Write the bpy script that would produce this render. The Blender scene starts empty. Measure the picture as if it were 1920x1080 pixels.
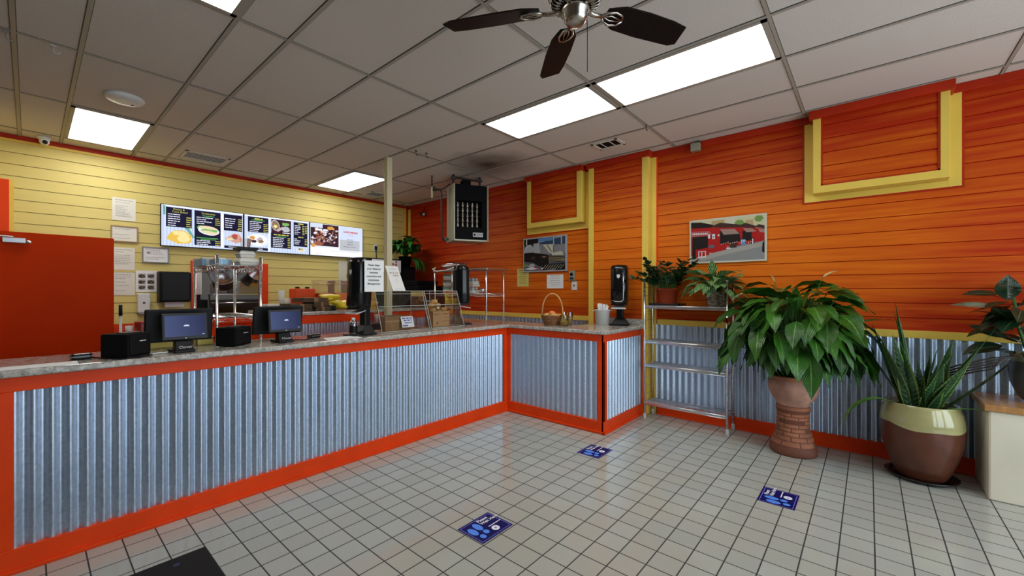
import bpy, bmesh, math, random
from mathutils import Matrix, Vector, Quaternion
S = bpy.context.scene
COL = S.collection
R = math.radians
rnd = random.Random(11)

# ------------------------------------------------------------------ camera, sky, exposure
cam_data = bpy.data.cameras.new('camera')
cam_data.sensor_width = 36.0
cam_data.lens = 36.0 * 782.06 / 1920.0
cam_data.shift_x = (960 - 932.39) / 1920.0
cam_data.shift_y = (545.76 - 540) / 1920.0
cam_data.clip_start = 0.05
cam = bpy.data.objects.new('camera', cam_data)
COL.objects.link(cam)
EYE = 1.461
cam.location = (0, 0, EYE)
cam.rotation_euler = (R(90), 0, 0.7277 - R(90))
S.camera = cam

S.view_settings.view_transform = 'Standard'
S.view_settings.look = 'None'
S.view_settings.gamma = 1.0
S.view_settings.use_curve_mapping = False
S.view_settings.exposure = 0.08

world = bpy.data.worlds.new('sky')
S.world = world
world.use_nodes = True
bg = world.node_tree.nodes['Background']
bg.inputs['Color'].default_value = (0.78, 0.9, 1.0, 1)
SKY = 4.7
bg.inputs['Strength'].default_value = SKY
LAMP = 9.5

# room dimensions (metres): x runs along the counter to the orange wall, y runs to the yellow wall
XR, YB, CE, CT = 5.0, 6.83, 3.133, 1.055
XL, YF = -2.8, -2.6

# shop-front daylight comes in through the windows of the front wall
WINS = [(0.1, 1.5), (1.65, 3.05), (3.2, 4.5)]
WZ0, WZ1 = 0.25, 2.8
for a, b in WINS:
    L = bpy.data.lights.new('window_daylight', 'AREA')
    L.shape = 'RECTANGLE'
    L.size, L.size_y = b - a, WZ1 - WZ0
    L.energy = 1.0
    L.cycles.is_portal = True
    lo = bpy.data.objects.new('window_daylight', L)
    COL.objects.link(lo)
    lo.location = ((a + b) / 2, YF - 0.02, (WZ0 + WZ1) / 2)
    lo.rotation_euler = (R(90), 0, 0)      # looks towards +y


# ------------------------------------------------------------------ materials
MATS = {}


def lin(c):
    return tuple(((x / 255.0) / 12.92 if x / 255.0 <= 0.04045 else ((x / 255.0 + 0.055) / 1.055) ** 2.4) for x in c)


def mat(name, rgb, rough=0.5, metal=0.0, spec=0.5, bump=0.0, bscale=60.0, var=0.0, vscale=8.0, coat=0.0, stretch=None):
    """plain procedural material: colour with optional noise variation and bump"""
    if name in MATS:
        return MATS[name]
    m = bpy.data.materials.new(name)
    m.use_nodes = True
    nt = m.node_tree
    p = nt.nodes['Principled BSDF']
    p.inputs['Roughness'].default_value = rough
    p.inputs['Metallic'].default_value = metal
    p.inputs['Specular IOR Level'].default_value = spec
    p.inputs['Coat Weight'].default_value = coat
    p.inputs['Base Color'].default_value = (*rgb, 1)
    if var or bump:
        tc = nt.nodes.new('ShaderNodeTexCoord')
        src = tc.outputs['Object']
        if stretch:
            mp = nt.nodes.new('ShaderNodeMapping')
            mp.inputs['Scale'].default_value = stretch
            nt.links.new(src, mp.inputs['Vector'])
            src = mp.outputs['Vector']
    if var:
        n = nt.nodes.new('ShaderNodeTexNoise')
        n.inputs['Scale'].default_value = vscale
        n.inputs['Detail'].default_value = 5
        nt.links.new(src, n.inputs['Vector'])
        r = nt.nodes.new('ShaderNodeValToRGB')
        r.color_ramp.elements[0].position = 0.3
        r.color_ramp.elements[1].position = 0.7
        r.color_ramp.elements[0].color = tuple(c * (1 - var) for c in rgb) + (1,)
        r.color_ramp.elements[1].color = tuple(min(1, c * (1 + var)) for c in rgb) + (1,)
        nt.links.new(n.outputs['Fac'], r.inputs['Fac'])
        nt.links.new(r.outputs['Color'], p.inputs['Base Color'])
    if bump:
        n2 = nt.nodes.new('ShaderNodeTexNoise')
        n2.inputs['Scale'].default_value = bscale
        n2.inputs['Detail'].default_value = 4
        nt.links.new(src, n2.inputs['Vector'])
        b = nt.nodes.new('ShaderNodeBump')
        b.inputs['Strength'].default_value = bump
        b.inputs['Distance'].default_value = 0.01
        nt.links.new(n2.outputs['Fac'], b.inputs['Height'])
        nt.links.new(b.outputs['Normal'], p.inputs['Normal'])
    MATS[name] = m
    return m


def emit(name, rgb, strength):
    if name in MATS:
        return MATS[name]
    m = bpy.data.materials.new(name)
    m.use_nodes = True
    nt = m.node_tree
    nt.nodes.remove(nt.nodes['Principled BSDF'])
    e = nt.nodes.new('ShaderNodeEmission')
    e.inputs['Color'].default_value = (*rgb, 1)
    e.inputs['Strength'].default_value = strength
    nt.links.new(e.outputs[0], nt.nodes['Material Output'].inputs['Surface'])
    MATS[name] = m
    return m


def clear(name, tint=(0.95, 0.96, 0.95), fac=0.10, rough=0.03):
    """thin clear plastic or glass: see-through with a sheen"""
    if name in MATS:
        return MATS[name]
    m = bpy.data.materials.new(name)
    m.use_nodes = True
    nt = m.node_tree
    nt.nodes.remove(nt.nodes['Principled BSDF'])
    t = nt.nodes.new('ShaderNodeBsdfTransparent')
    t.inputs['Color'].default_value = (*tint, 1)
    g = nt.nodes.new('ShaderNodeBsdfGlossy')
    g.inputs['Roughness'].default_value = rough
    lw = nt.nodes.new('ShaderNodeLayerWeight')
    lw.inputs['Blend'].default_value = 0.25
    ad = nt.nodes.new('ShaderNodeMath')
    ad.operation = 'MULTIPLY_ADD'
    ad.use_clamp = True
    ad.inputs[1].default_value = 0.8
    ad.inputs[2].default_value = fac
    nt.links.new(lw.outputs['Fresnel'], ad.inputs[0])
    mx = nt.nodes.new('ShaderNodeMixShader')
    nt.links.new(ad.outputs[0], mx.inputs[0])
    nt.links.new(t.outputs[0], mx.inputs[1])
    nt.links.new(g.outputs[0], mx.inputs[2])
    nt.links.new(mx.outputs[0], nt.nodes['Material Output'].inputs['Surface'])
    MATS[name] = m
    return m


def nodes_of(name, rough=0.5):
    m = bpy.data.materials.new(name)
    m.use_nodes = True
    MATS[name] = m
    nt = m.node_tree
    p = nt.nodes['Principled BSDF']
    p.inputs['Roughness'].default_value = rough
    return m, nt, p


def math_node(nt, op, a, b=None, c=None, clamp=False):
    n = nt.nodes.new('ShaderNodeMath')
    n.operation = op
    n.use_clamp = clamp
    for i, x in enumerate((a, b, c)):
        if x is None:
            continue
        if isinstance(x, (int, float)):
            n.inputs[i].default_value = x
        else:
            nt.links.new(x, n.inputs[i])
    return n.outputs[0]


def mix_col(nt, fac, a, b, blend='MIX'):
    n = nt.nodes.new('ShaderNodeMix')
    n.data_type = 'RGBA'
    n.blend_type = blend
    for sock, x in ((n.inputs['Factor'], fac), (n.inputs['A'], a), (n.inputs['B'], b)):
        if isinstance(x, (int, float)):
            sock.default_value = x
        elif isinstance(x, tuple):
            sock.default_value = (*x, 1) if len(x) == 3 else x
        else:
            nt.links.new(x, sock)
    return n.outputs['Result']


def noise(nt, vec, scale, detail=4, stretch=None, rough=0.5):
    if stretch:
        mp = nt.nodes.new('ShaderNodeMapping')
        mp.inputs['Scale'].default_value = stretch
        nt.links.new(vec, mp.inputs['Vector'])
        vec = mp.outputs['Vector']
    n = nt.nodes.new('ShaderNodeTexNoise')
    n.inputs['Scale'].default_value = scale
    n.inputs['Detail'].default_value = detail
    n.inputs['Roughness'].default_value = rough
    nt.links.new(vec, n.inputs['Vector'])
    return n.outputs['Fac']


def ramp(nt, fac, p0, p1):
    n = nt.nodes.new('ShaderNodeMapRange')
    n.inputs['From Min'].default_value = p0
    n.inputs['From Max'].default_value = p1
    nt.links.new(fac, n.inputs['Value'])
    return n.outputs['Result']


def bump_to(nt, p, height, strength=0.3, dist=0.005):
    b = nt.nodes.new('ShaderNodeBump')
    b.inputs['Strength'].default_value = strength
    b.inputs['Distance'].default_value = dist
    nt.links.new(height, b.inputs['Height'])
    nt.links.new(b.outputs['Normal'], p.inputs['Normal'])


def xyz(nt):
    tc = nt.nodes.new('ShaderNodeTexCoord')
    s = nt.nodes.new('ShaderNodeSeparateXYZ')
    nt.links.new(tc.outputs['Object'], s.inputs[0])
    return tc.outputs['Object'], s.outputs[0], s.outputs[1], s.outputs[2]


# floor tiles: six inch square grey-beige tiles with dark grout
m, nt, p = nodes_of('floor_tile', 0.22)
vec, X, Y, Z = xyz(nt)
PT = 0.1524
fx = math_node(nt, 'FRACT', math_node(nt, 'DIVIDE', math_node(nt, 'SUBTRACT', X, 2.345 - 20 * PT - 0.003), PT))
fy = math_node(nt, 'FRACT', math_node(nt, 'DIVIDE', math_node(nt, 'SUBTRACT', Y, 1.651 - 40 * PT - 0.003), PT))
gx = math_node(nt, 'LESS_THAN', fx, 0.044)
gy = math_node(nt, 'LESS_THAN', fy, 0.044)
g = math_node(nt, 'MAXIMUM', gx, gy)
cell = nt.nodes.new('ShaderNodeCombineXYZ')
nt.links.new(math_node(nt, 'FLOOR', math_node(nt, 'DIVIDE', math_node(nt, 'SUBTRACT', X, 2.345 - 20 * PT - 0.003), PT)), cell.inputs[0])
nt.links.new(math_node(nt, 'FLOOR', math_node(nt, 'DIVIDE', math_node(nt, 'SUBTRACT', Y, 1.651 - 40 * PT - 0.003), PT)), cell.inputs[1])
wn = nt.nodes.new('ShaderNodeTexWhiteNoise')
nt.links.new(cell.outputs[0], wn.inputs['Vector'])
tile = mix_col(nt, wn.outputs['Value'], (0.405, 0.41, 0.365), (0.465, 0.47, 0.42))
tile = mix_col(nt, ramp(nt, noise(nt, vec, 3.0, 6), 0.35, 0.75), tile, (0.44, 0.42, 0.36))
speck = ramp(nt, noise(nt, vec, 260, 2), 0.62, 0.72)
tile = mix_col(nt, math_node(nt, 'MULTIPLY', speck, 0.25), tile, (0.28, 0.26, 0.22))
nt.links.new(mix_col(nt, g, tile, (0.030, 0.028, 0.025)), p.inputs['Base Color'])
nt.links.new(mix_col(nt, g, (0.11, 0.11, 0.11), (0.8, 0.8, 0.8)), p.inputs['Roughness'])
h = math_node(nt, 'ADD', math_node(nt, 'SUBTRACT', 1.0, g), math_node(nt, 'MULTIPLY', noise(nt, vec, 7, 2), 0.5))
bump_to(nt, p, h, 0.22, 0.004)

# mineral fibre ceiling tile with a soot stain by the hanging heater
m, nt, p = nodes_of('ceiling_tile', 0.9)
vec, X, Y, Z = xyz(nt)
base = mix_col(nt, ramp(nt, noise(nt, vec, 90, 3), 0.35, 0.7), (0.62, 0.56, 0.50), (0.69, 0.63, 0.57))
base = mix_col(nt, ramp(nt, noise(nt, vec, 0.9, 3), 0.35, 0.8), base, (0.62, 0.56, 0.50))
dist = nt.nodes.new('ShaderNodeVectorMath')
dist.operation = 'DISTANCE'
nt.links.new(vec, dist.inputs[0])
dist.inputs[1].default_value = (4.05, 3.75, CE)
st = ramp(nt, math_node(nt, 'ADD', dist.outputs['Value'], math_node(nt, 'MULTIPLY', noise(nt, vec, 4, 3), 0.35)), 0.85, 0.2)
base = mix_col(nt, math_node(nt, 'MULTIPLY', st, 0.97, clamp=True), base, (0.05, 0.028, 0.012))
nt.links.new(base, p.inputs['Base Color'])
bump_to(nt, p, noise(nt, vec, 140, 3), 0.35, 0.004)




# orange siding: red base coat with an orange glaze dragged along the boards; the mix also turns redder high up, low down and towards both ends
m, nt, p = nodes_of('orange_siding', 0.5)
p.inputs['Specular IOR Level'].default_value = 0.14
vec, X, Y, Z = xyz(nt)
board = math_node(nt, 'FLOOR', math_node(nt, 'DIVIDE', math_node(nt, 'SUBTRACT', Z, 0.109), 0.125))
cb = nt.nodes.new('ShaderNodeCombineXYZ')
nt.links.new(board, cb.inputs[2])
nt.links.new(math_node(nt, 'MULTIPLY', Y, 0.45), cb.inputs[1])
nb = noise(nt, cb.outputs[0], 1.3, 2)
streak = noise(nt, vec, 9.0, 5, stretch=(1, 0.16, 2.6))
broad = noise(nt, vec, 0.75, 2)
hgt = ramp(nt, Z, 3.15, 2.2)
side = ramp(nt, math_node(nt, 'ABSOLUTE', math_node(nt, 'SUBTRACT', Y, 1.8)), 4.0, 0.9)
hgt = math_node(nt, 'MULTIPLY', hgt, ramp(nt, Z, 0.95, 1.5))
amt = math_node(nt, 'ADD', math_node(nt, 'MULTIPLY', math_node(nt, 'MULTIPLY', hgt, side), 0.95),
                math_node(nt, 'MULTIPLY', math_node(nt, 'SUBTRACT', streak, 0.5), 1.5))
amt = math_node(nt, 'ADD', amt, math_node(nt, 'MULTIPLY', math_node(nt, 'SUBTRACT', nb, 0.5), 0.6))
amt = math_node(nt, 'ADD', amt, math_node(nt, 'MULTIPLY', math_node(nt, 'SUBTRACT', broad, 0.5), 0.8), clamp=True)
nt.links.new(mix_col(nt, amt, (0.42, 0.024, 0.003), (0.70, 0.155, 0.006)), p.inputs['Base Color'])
mat('orange_groove', (0.50, 0.018, 0.003), 0.6, spec=0.05)

mat('yellow_siding', (0.72, 0.59, 0.20), 0.5, spec=0.25, var=0.06, vscale=2.5, stretch=(0.3, 1, 2))
mat('yellow_groove', (0.46, 0.35, 0.10), 0.6)
mat('yellow_trim', (0.78, 0.55, 0.095), 0.45, spec=0.25, var=0.05, vscale=3)
mat('red_trim', (0.44, 0.024, 0.004), 0.45, spec=0.2, var=0.12, vscale=4)
mat('orange_trim', (0.76, 0.056, 0.005), 0.4, spec=0.18, var=0.08, vscale=5, bump=0.05, bscale=40)
mat('door_orange', (0.52, 0.034, 0.001), 0.5, spec=0.05, var=0.06, vscale=2)
mat('grid_metal', (0.37, 0.335, 0.28), 0.5)
mat('plaster_dark', (0.16, 0.12, 0.08), 0.8)
mat('plaster', (0.62, 0.57, 0.46), 0.8, var=0.05, vscale=2)

# galvanised corrugated sheet
m, nt, p = nodes_of('galvanised', 0.4)
vec, X, Y, Z = xyz(nt)
sp = noise(nt, vec, 55, 3)
n1 = noise(nt, vec, 2.2, 4, stretch=(1, 1, 0.35))
c = mix_col(nt, ramp(nt, sp, 0.35, 0.7), (0.47, 0.58, 0.73), (0.60, 0.71, 0.86))
c = mix_col(nt, math_node(nt, 'MULTIPLY', ramp(nt, n1, 0.45, 0.75), 0.4), c, (0.38, 0.47, 0.60))
nt.links.new(c, p.inputs['Base Color'])
p.inputs['Metallic'].default_value = 0.85
nt.links.new(math_node(nt, 'MULTIPLY_ADD', sp, 0.2, 0.28), p.inputs['Roughness'])

# polished speckled granite
m, nt, p = nodes_of('granite', 0.12)
vec, X, Y, Z = xyz(nt)
a1 = ramp(nt, noise(nt, vec, 38, 5, rough=0.65), 0.36, 0.66)
c = mix_col(nt, a1, (0.27, 0.255, 0.225), (0.60, 0.58, 0.53))
vn = ramp(nt, noise(nt, vec, 7, 6, rough=0.6), 0.5, 0.72)
c = mix_col(nt, math_node(nt, 'MULTIPLY', vn, 0.55), c, (0.36, 0.30, 0.24))
sp = ramp(nt, noise(nt, vec, 85, 3, rough=0.7), 0.60, 0.66)
c = mix_col(nt, sp, c, (0.025, 0.025, 0.03))
nt.links.new(c, p.inputs['Base Color'])

mat('black_plastic', (0.006, 0.006, 0.007), 0.45, spec=0.22)
mat('black_gloss', (0.004, 0.004, 0.005), 0.18, spec=0.4)
mat('black_matte', (0.004, 0.004, 0.005), 0.75, spec=0.12)
mat('dark_grey', (0.03, 0.03, 0.033), 0.45, spec=0.25)
mat('mid_grey', (0.25, 0.25, 0.26), 0.45)
mat('light_grey', (0.55, 0.56, 0.57), 0.4)
mat('white_plastic', (0.75, 0.75, 0.73), 0.35)
mat('cream_plastic', (0.66, 0.64, 0.55), 0.45)
mat('paper', (0.86, 0.86, 0.86), 0.8)
mat('paper_warm', (0.82, 0.79, 0.71), 0.8)
mat('note_yellow', (0.62, 0.52, 0.14), 0.8)
mat('ink', (0.02, 0.02, 0.025), 0.8)
mat('ink_grey', (0.24, 0.24, 0.25), 0.8)
mat('ink_soft', (0.42, 0.41, 0.40), 0.8)
mat('ink_red', (0.45, 0.05, 0.03), 0.8)
mat('ink_brown', (0.20, 0.11, 0.03), 0.8)
mat('ink_blue', (0.10, 0.14, 0.45), 0.8)
mat('chrome', (0.82, 0.83, 0.85), 0.22, 1.0)
mat('steel', (0.52, 0.53, 0.55), 0.3, 1.0, bump=0.04, bscale=80)
mat('nickel', (0.46, 0.42, 0.36), 0.25, 1.0)
mat('walnut_blade', (0.008, 0.003, 0.002), 0.5, spec=0.15, var=0.3, vscale=12, stretch=(1, 6, 1))
mat('post_cream', (0.66, 0.60, 0.38), 0.4)
mat('terracotta', (0.37, 0.135, 0.07), 0.75, var=0.25, vscale=6, bump=0.25, bscale=45)
mat('terracotta_pale', (0.46, 0.24, 0.17), 0.8, var=0.35, vscale=7, bump=0.3, bscale=35)
mat('terracotta_mortar', (0.17, 0.058, 0.03), 0.85)
mat('terracotta_dark', (0.17, 0.055, 0.03), 0.7, var=0.2, vscale=5)
mat('red_pot', (0.27, 0.036, 0.010), 0.5, spec=0.2, var=0.1, vscale=5)
mat('soil', (0.018, 0.012, 0.008), 0.95, bump=0.8, bscale=70)
mat('glaze_cream', (0.42, 0.385, 0.17), 0.12, var=0.15, vscale=5, coat=0.5)
mat('glaze_brown', (0.115, 0.035, 0.018), 0.28, var=0.3, vscale=6, bump=0.1, bscale=20)
mat('saucer_black', (0.012, 0.011, 0.010), 0.2)
mat('vase_dark', (0.07, 0.07, 0.075), 0.25, var=0.3, vscale=5)
mat('vase_rim', (0.30, 0.33, 0.20), 0.15, var=0.5, vscale=9)
mat('wood_top', (0.40, 0.19, 0.06), 0.35, var=0.25, vscale=7, stretch=(1, 6, 1))
mat('stand_cream', (0.72, 0.66, 0.52), 0.6, var=0.06, vscale=3)
mat('cardboard', (0.42, 0.26, 0.13), 0.8, var=0.08, vscale=4)
mat('cardboard_dark', (0.27, 0.155, 0.075), 0.85, var=0.1, vscale=4)
mat('kraft', (0.13, 0.08, 0.042), 0.85, var=0.2, vscale=9)
mat('yellow_bag', (0.78, 0.60, 0.02), 0.35, var=0.1, vscale=6)
mat('red_plastic', (0.78, 0.075, 0.012), 0.35, spec=0.3)
mat('bin_red', (0.42, 0.02, 0.018), 0.35)
mat('foam_white', (0.72, 0.70, 0.64), 0.6)
mat('blue_pack', (0.22, 0.46, 0.68), 0.4)
mat('bread', (0.62, 0.36, 0.12), 0.7, var=0.3, vscale=18, bump=0.3, bscale=60)
mat('wicker', (0.30, 0.13, 0.05), 0.5, var=0.4, vscale=40)
mat('wicker_light', (0.60, 0.34, 0.12), 0.45, var=0.2, vscale=20)
mat('pepper_orange', (0.78, 0.20, 0.05), 0.5)
mat('heater_side', (0.36, 0.36, 0.27), 0.4, 0.3, var=0.1, vscale=4)
mat('pipe_dark', (0.03, 0.025, 0.02), 0.5)
mat('burner_clay', (0.62, 0.52, 0.42), 0.5, var=0.3, vscale=30)
mat('sticker_navy', (0.008, 0.006, 0.10), 0.5, spec=0.12)
mat('sticker_line', (0.20, 0.19, 0.68), 0.5, spec=0.12)
mat('sticker_blue', (0.10, 0.27, 0.86), 0.5, spec=0.12)
mat('sticker_white', (0.82, 0.82, 0.88), 0.5, spec=0.12)
mat('mat_black', (0.008, 0.008, 0.009), 0.95, bump=0.6, bscale=300)
mat('petal', (0.78, 0.72, 0.42), 0.5)
mat('spadix', (0.75, 0.62, 0.22), 0.7)
mat('stem_green', (0.045, 0.13, 0.02), 0.5)
mat('jade', (0.10, 0.33, 0.24), 0.4)
mat('kitchen_wall', (0.17, 0.17, 0.17), 0.6)
mat('appliance_white', (0.72, 0.73, 0.74), 0.3)
clear('acrylic', (0.93, 0.95, 0.93), 0.07)
mat('acrylic_edge', (0.50, 0.53, 0.50), 0.2)
clear('cloudy_plastic', (0.95, 0.91, 0.87), 0.05, 0.3)
clear('clear_bag', (0.85, 0.85, 0.84), 0.30, 0.15)
clear('amber_glass', (0.75, 0.60, 0.25), 0.12)
clear('window_glass', (0.97, 0.98, 0.98), 0.03)
emit('lamp_panel', (1.0, 0.985, 0.93), LAMP)


def leaf_mat(name, dark, light, midrib, stripes=0.0, margin=None, rough=0.32, nstripe=7.0, slant=0.35):
    """leaf with a midrib, side veins and mottling; the mesh carries u along the leaf, v across it"""
    m, nt, p = nodes_of(name, rough)
    uv = nt.nodes.new('ShaderNodeUVMap')
    s = nt.nodes.new('ShaderNodeSeparateXYZ')
    nt.links.new(uv.outputs[0], s.inputs[0])
    av = math_node(nt, 'ABSOLUTE', math_node(nt, 'SUBTRACT', s.outputs[1], 0.5))
    tc = nt.nodes.new('ShaderNodeTexCoord')
    c = mix_col(nt, ramp(nt, noise(nt, tc.outputs['Object'], 6, 4), 0.32, 0.7), dark, light)
    ph = math_node(nt, 'ADD', s.outputs[0], math_node(nt, 'MULTIPLY', av, -slant * 2))
    w = math_node(nt, 'SINE', math_node(nt, 'MULTIPLY', ph, nstripe * 6.283))
    if stripes:
        c = mix_col(nt, math_node(nt, 'MULTIPLY', ramp(nt, w, 0.05, 0.5), stripes), c, midrib)
    mid = math_node(nt, 'LESS_THAN', av, 0.03)
    c = mix_col(nt, math_node(nt, 'MULTIPLY', mid, 0.75), c, midrib)
    if margin:
        c = mix_col(nt, math_node(nt, 'GREATER_THAN', av, 0.40), c, margin)
    nt.links.new(c, p.inputs['Base Color'])
    p.inputs['Specular IOR Level'].default_value = 0.5
    b = nt.nodes.new('ShaderNodeBump')
    b.inputs['Strength'].default_value = 0.35
    b.inputs['Distance'].default_value = 0.004
    w2 = math_node(nt, 'SINE', math_node(nt, 'MULTIPLY', ph, 14 * 6.283))
    nt.links.new(w2, b.inputs['Height'])
    nt.links.new(b.outputs['Normal'], p.inputs['Normal'])
    return m


leaf_mat('lily_leaf', (0.010, 0.060, 0.005), (0.042, 0.165, 0.012), (0.17, 0.36, 0.05))
leaf_mat('snake_leaf', (0.006, 0.030, 0.010), (0.035, 0.105, 0.035), (0.03, 0.09, 0.03), stripes=0.5, margin=(0.16, 0.26, 0.05), nstripe=22, slant=0.05)
leaf_mat('fresh_leaf', (0.08, 0.24, 0.02), (0.17, 0.36, 0.05), (0.26, 0.44, 0.09))
leaf_mat('zz_leaf', (0.006, 0.028, 0.012), (0.016, 0.060, 0.020), (0.03, 0.10, 0.03), rough=0.25)
leaf_mat('calathea_leaf', (0.012, 0.060, 0.014), (0.024, 0.090, 0.020), (0.28, 0.48, 0.17), stripes=0.95, nstripe=4, slant=0.5)
leaf_mat('rubber_leaf', (0.006, 0.022, 0.010), (0.014, 0.045, 0.018), (0.09, 0.14, 0.06), rough=0.2)
leaf_mat('rubber_variegated', (0.02, 0.06, 0.025), (0.30, 0.36, 0.27), (0.12, 0.2, 0.08), rough=0.25)
leaf_mat('corner_leaf', (0.010, 0.075, 0.012), (0.040, 0.24, 0.028), (0.10, 0.28, 0.06), rough=0.3)

# pebble-textured grey pot
m, nt, p = nodes_of('pebble_pot', 0.8)
vec, X, Y, Z = xyz(nt)
vo = nt.nodes.new('ShaderNodeTexVoronoi')
vo.inputs['Scale'].default_value = 42
mp = nt.nodes.new('ShaderNodeMapping')
mp.inputs['Scale'].default_value = (0.6, 0.6, 1.3)
nt.links.new(vec, mp.inputs['Vector'])
nt.links.new(mp.outputs[0], vo.inputs['Vector'])
nt.links.new(mix_col(nt, ramp(nt, vo.outputs['Distance'], 0.2, 0.75), (0.36, 0.29, 0.21), (0.10, 0.075, 0.05)), p.inputs['Base Color'])
bump_to(nt, p, math_node(nt, 'SUBTRACT', 1.0, vo.outputs['Distance']), 0.8, 0.01)


# ------------------------------------------------------------------ mesh builder
class MB:
    def __init__(self):
        self.v, self.f, self.m, self.s, self.uv = [], [], [], [], {}
        self.M = None

    def add(self, verts, faces, mi=0, smooth=False, uvs=None):
        o = len(self.v)
        for i, q in enumerate(verts):
            q = Vector(q)
            if self.M is not None:
                q = self.M @ q
            self.v.append(q)
            if uvs:
                self.uv[o + i] = uvs[i]
        for fc in faces:
            self.f.append([o + i for i in fc])
            self.m.append(mi)
            self.s.append(smooth)
        return self

    def box(self, x0, x1, y0, y1, z0, z1, mi=0):
        vs = [(x, y, z) for z in (z0, z1) for y in (y0, y1) for x in (x0, x1)]
        return self.add(vs, [(0, 2, 3, 1), (4, 5, 7, 6), (0, 1, 5, 4), (2, 6, 7, 3), (0, 4, 6, 2), (1, 3, 7, 5)], mi)

    def prism(self, pts, z0, z1, mi=0, smooth=False):
        n = len(pts)
        vs = [(x, y, z0) for x, y in pts] + [(x, y, z1) for x, y in pts]
        self.add(vs, [list(range(n))[::-1], list(range(n, 2 * n))], mi)
        o = len(self.v) - 2 * n
        for i in range(n):
            j = (i + 1) % n
            self.f.append([o + i, o + j, o + n + j, o + n + i])
            self.m.append(mi)
            self.s.append(smooth)
        return self

    def poly(self, pts, mi=0):
        return self.add(pts, [list(range(len(pts)))], mi)

    def lathe(self, prof, n=32, cx=0, cy=0, mi=0, smooth=True, mis=None, cap0=True, cap1=True):
        vs, fs = [], []
        k = len(prof)
        for r, z in prof:
            for i in range(n):
                a = 2 * math.pi * i / n
                vs.append((cx + r * math.cos(a), cy + r * math.sin(a), z))
        o = len(self.v)
        self.add(vs, [], mi)
        for j in range(k - 1):
            for i in range(n):
                i2 = (i + 1) % n
                self.f.append([o + j * n + i, o + j * n + i2, o + (j + 1) * n + i2, o + (j + 1) * n + i])
                self.m.append(mis[j] if mis else mi)
                self.s.append(smooth)
        if cap0:
            self.f.append([o + i for i in range(n)][::-1]); self.m.append(mis[0] if mis else mi); self.s.append(False)
        if cap1:
            self.f.append([o + (k - 1) * n + i for i in range(n)]); self.m.append(mis[-1] if mis else mi); self.s.append(False)
        return self

    def tube(self, pts, r, n=8, mi=0, closed=False, smooth=True):
        pts = [Vector(q) for q in pts]
        k = len(pts)
        rr = r if isinstance(r, (list, tuple)) else [r] * k
        up = Vector((0, 0, 1))
        vs = []
        prev = None
        for j in range(k):
            if closed:
                t = pts[(j + 1) % k] - pts[j - 1]
            else:
                t = pts[min(j + 1, k - 1)] - pts[max(j - 1, 0)]
            t.normalize()
            if prev is None:
                a = up if abs(t.z) < 0.9 else Vector((1, 0, 0))
                s = t.cross(a).normalized()
            else:
                s = (prev - t * prev.dot(t))
                s = s.normalized() if s.length > 1e-6 else t.orthogonal().normalized()
            prev = s
            b = t.cross(s)
            for i in range(n):
                an = 2 * math.pi * i / n
                vs.append(pts[j] + (s * math.cos(an) + b * math.sin(an)) * rr[j])
        fs = []
        for j in range(k if closed else k - 1):
            j2 = (j + 1) % k
            for i in range(n):
                i2 = (i + 1) % n
                fs.append((j * n + i, j * n + i2, j2 * n + i2, j2 * n + i))
        self.add(vs, fs, mi, smooth)
        if not closed:
            o = len(self.v) - k * n
            for q in ([o + i for i in range(n)][::-1], [o + (k - 1) * n + i for i in range(n)]):
                self.f.append(q); self.m.append(mi); self.s.append(False)
        return self

    def sphere(self, c, r, n=16, mi=0, sc=(1, 1, 1)):
        k = max(4, n // 2)
        prof = []
        vs, fs = [], []
        for j in range(k + 1):
            ph = -math.pi / 2 + math.pi * j / k
            for i in range(n):
                a = 2 * math.pi * i / n
                vs.append((c[0] + r * sc[0] * math.cos(ph) * math.cos(a), c[1] + r * sc[1] * math.cos(ph) * math.sin(a), c[2] + r * sc[2] * math.sin(ph)))
        for j in range(k):
            for i in range(n):
                i2 = (i + 1) % n
                fs.append((j * n + i, j * n + i2, (j + 1) * n + i2, (j + 1) * n + i))
        return self.add(vs, fs, mi, True)

    def leaf(self, base, az, el, L, W, droop, mi=0, seg=8, fold=0.18, tip=0.72, twist=0.0, wave=0.0, xmax=None, roll=0.0, zmin=None):
        p = Vector(base)
        d = Vector((math.cos(el) * math.cos(az), math.cos(el) * math.sin(az), math.sin(el)))
        side = Vector((-math.sin(az), math.cos(az), 0))
        if roll:
            side = Quaternion(d, roll) @ side
        vs, uvs, fs = [], [], []
        for k in range(seg + 1):
            t = k / seg
            w = W * 0.5 * math.sin(math.pi * min(1.0, max(0.0, t)) ** tip) if 0 < t < 1 else (W * 0.03 if t == 0 else 0.001)
            if twist:
                side = Quaternion(d, twist / seg) @ side
            nrm = side.cross(d).normalized() * -1.0
            if nrm.z < 0 and abs(el) < 1.3 and not roll and not twist:
                nrm = -nrm
            for s in (-1, -0.5, 0, 0.5, 1):
                q = p + side * (w * s) + nrm * (abs(s) * fold * w * 2 * 0.5) + nrm * (wave * math.sin(t * 17 + s * 2.5) * abs(s))
                if xmax is not None and q.x > xmax:
                    q.x = xmax - 0.002 * (k % 3)
                if zmin is not None and q.z < zmin:
                    q.z = zmin
                vs.append(q)
                uvs.append((t, s * 0.5 + 0.5))
            if k < seg:
                p = p + d * (L / seg)
                ax = d.cross(Vector((0, 0, -1)))
                if ax.length > 1e-4:
                    ang = min(droop / seg, d.angle(Vector((0, 0, -1))) * 0.6)
                    qn = Quaternion(ax.normalized(), ang)
                    d = (qn @ d).normalized()
                    side = qn @ side
        for k in range(seg):
            for s in range(4):
                a = k * 5 + s
                fs.append((a, a + 1, a + 6, a + 5))
        return self.add(vs, fs, mi, True, uvs)

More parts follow.
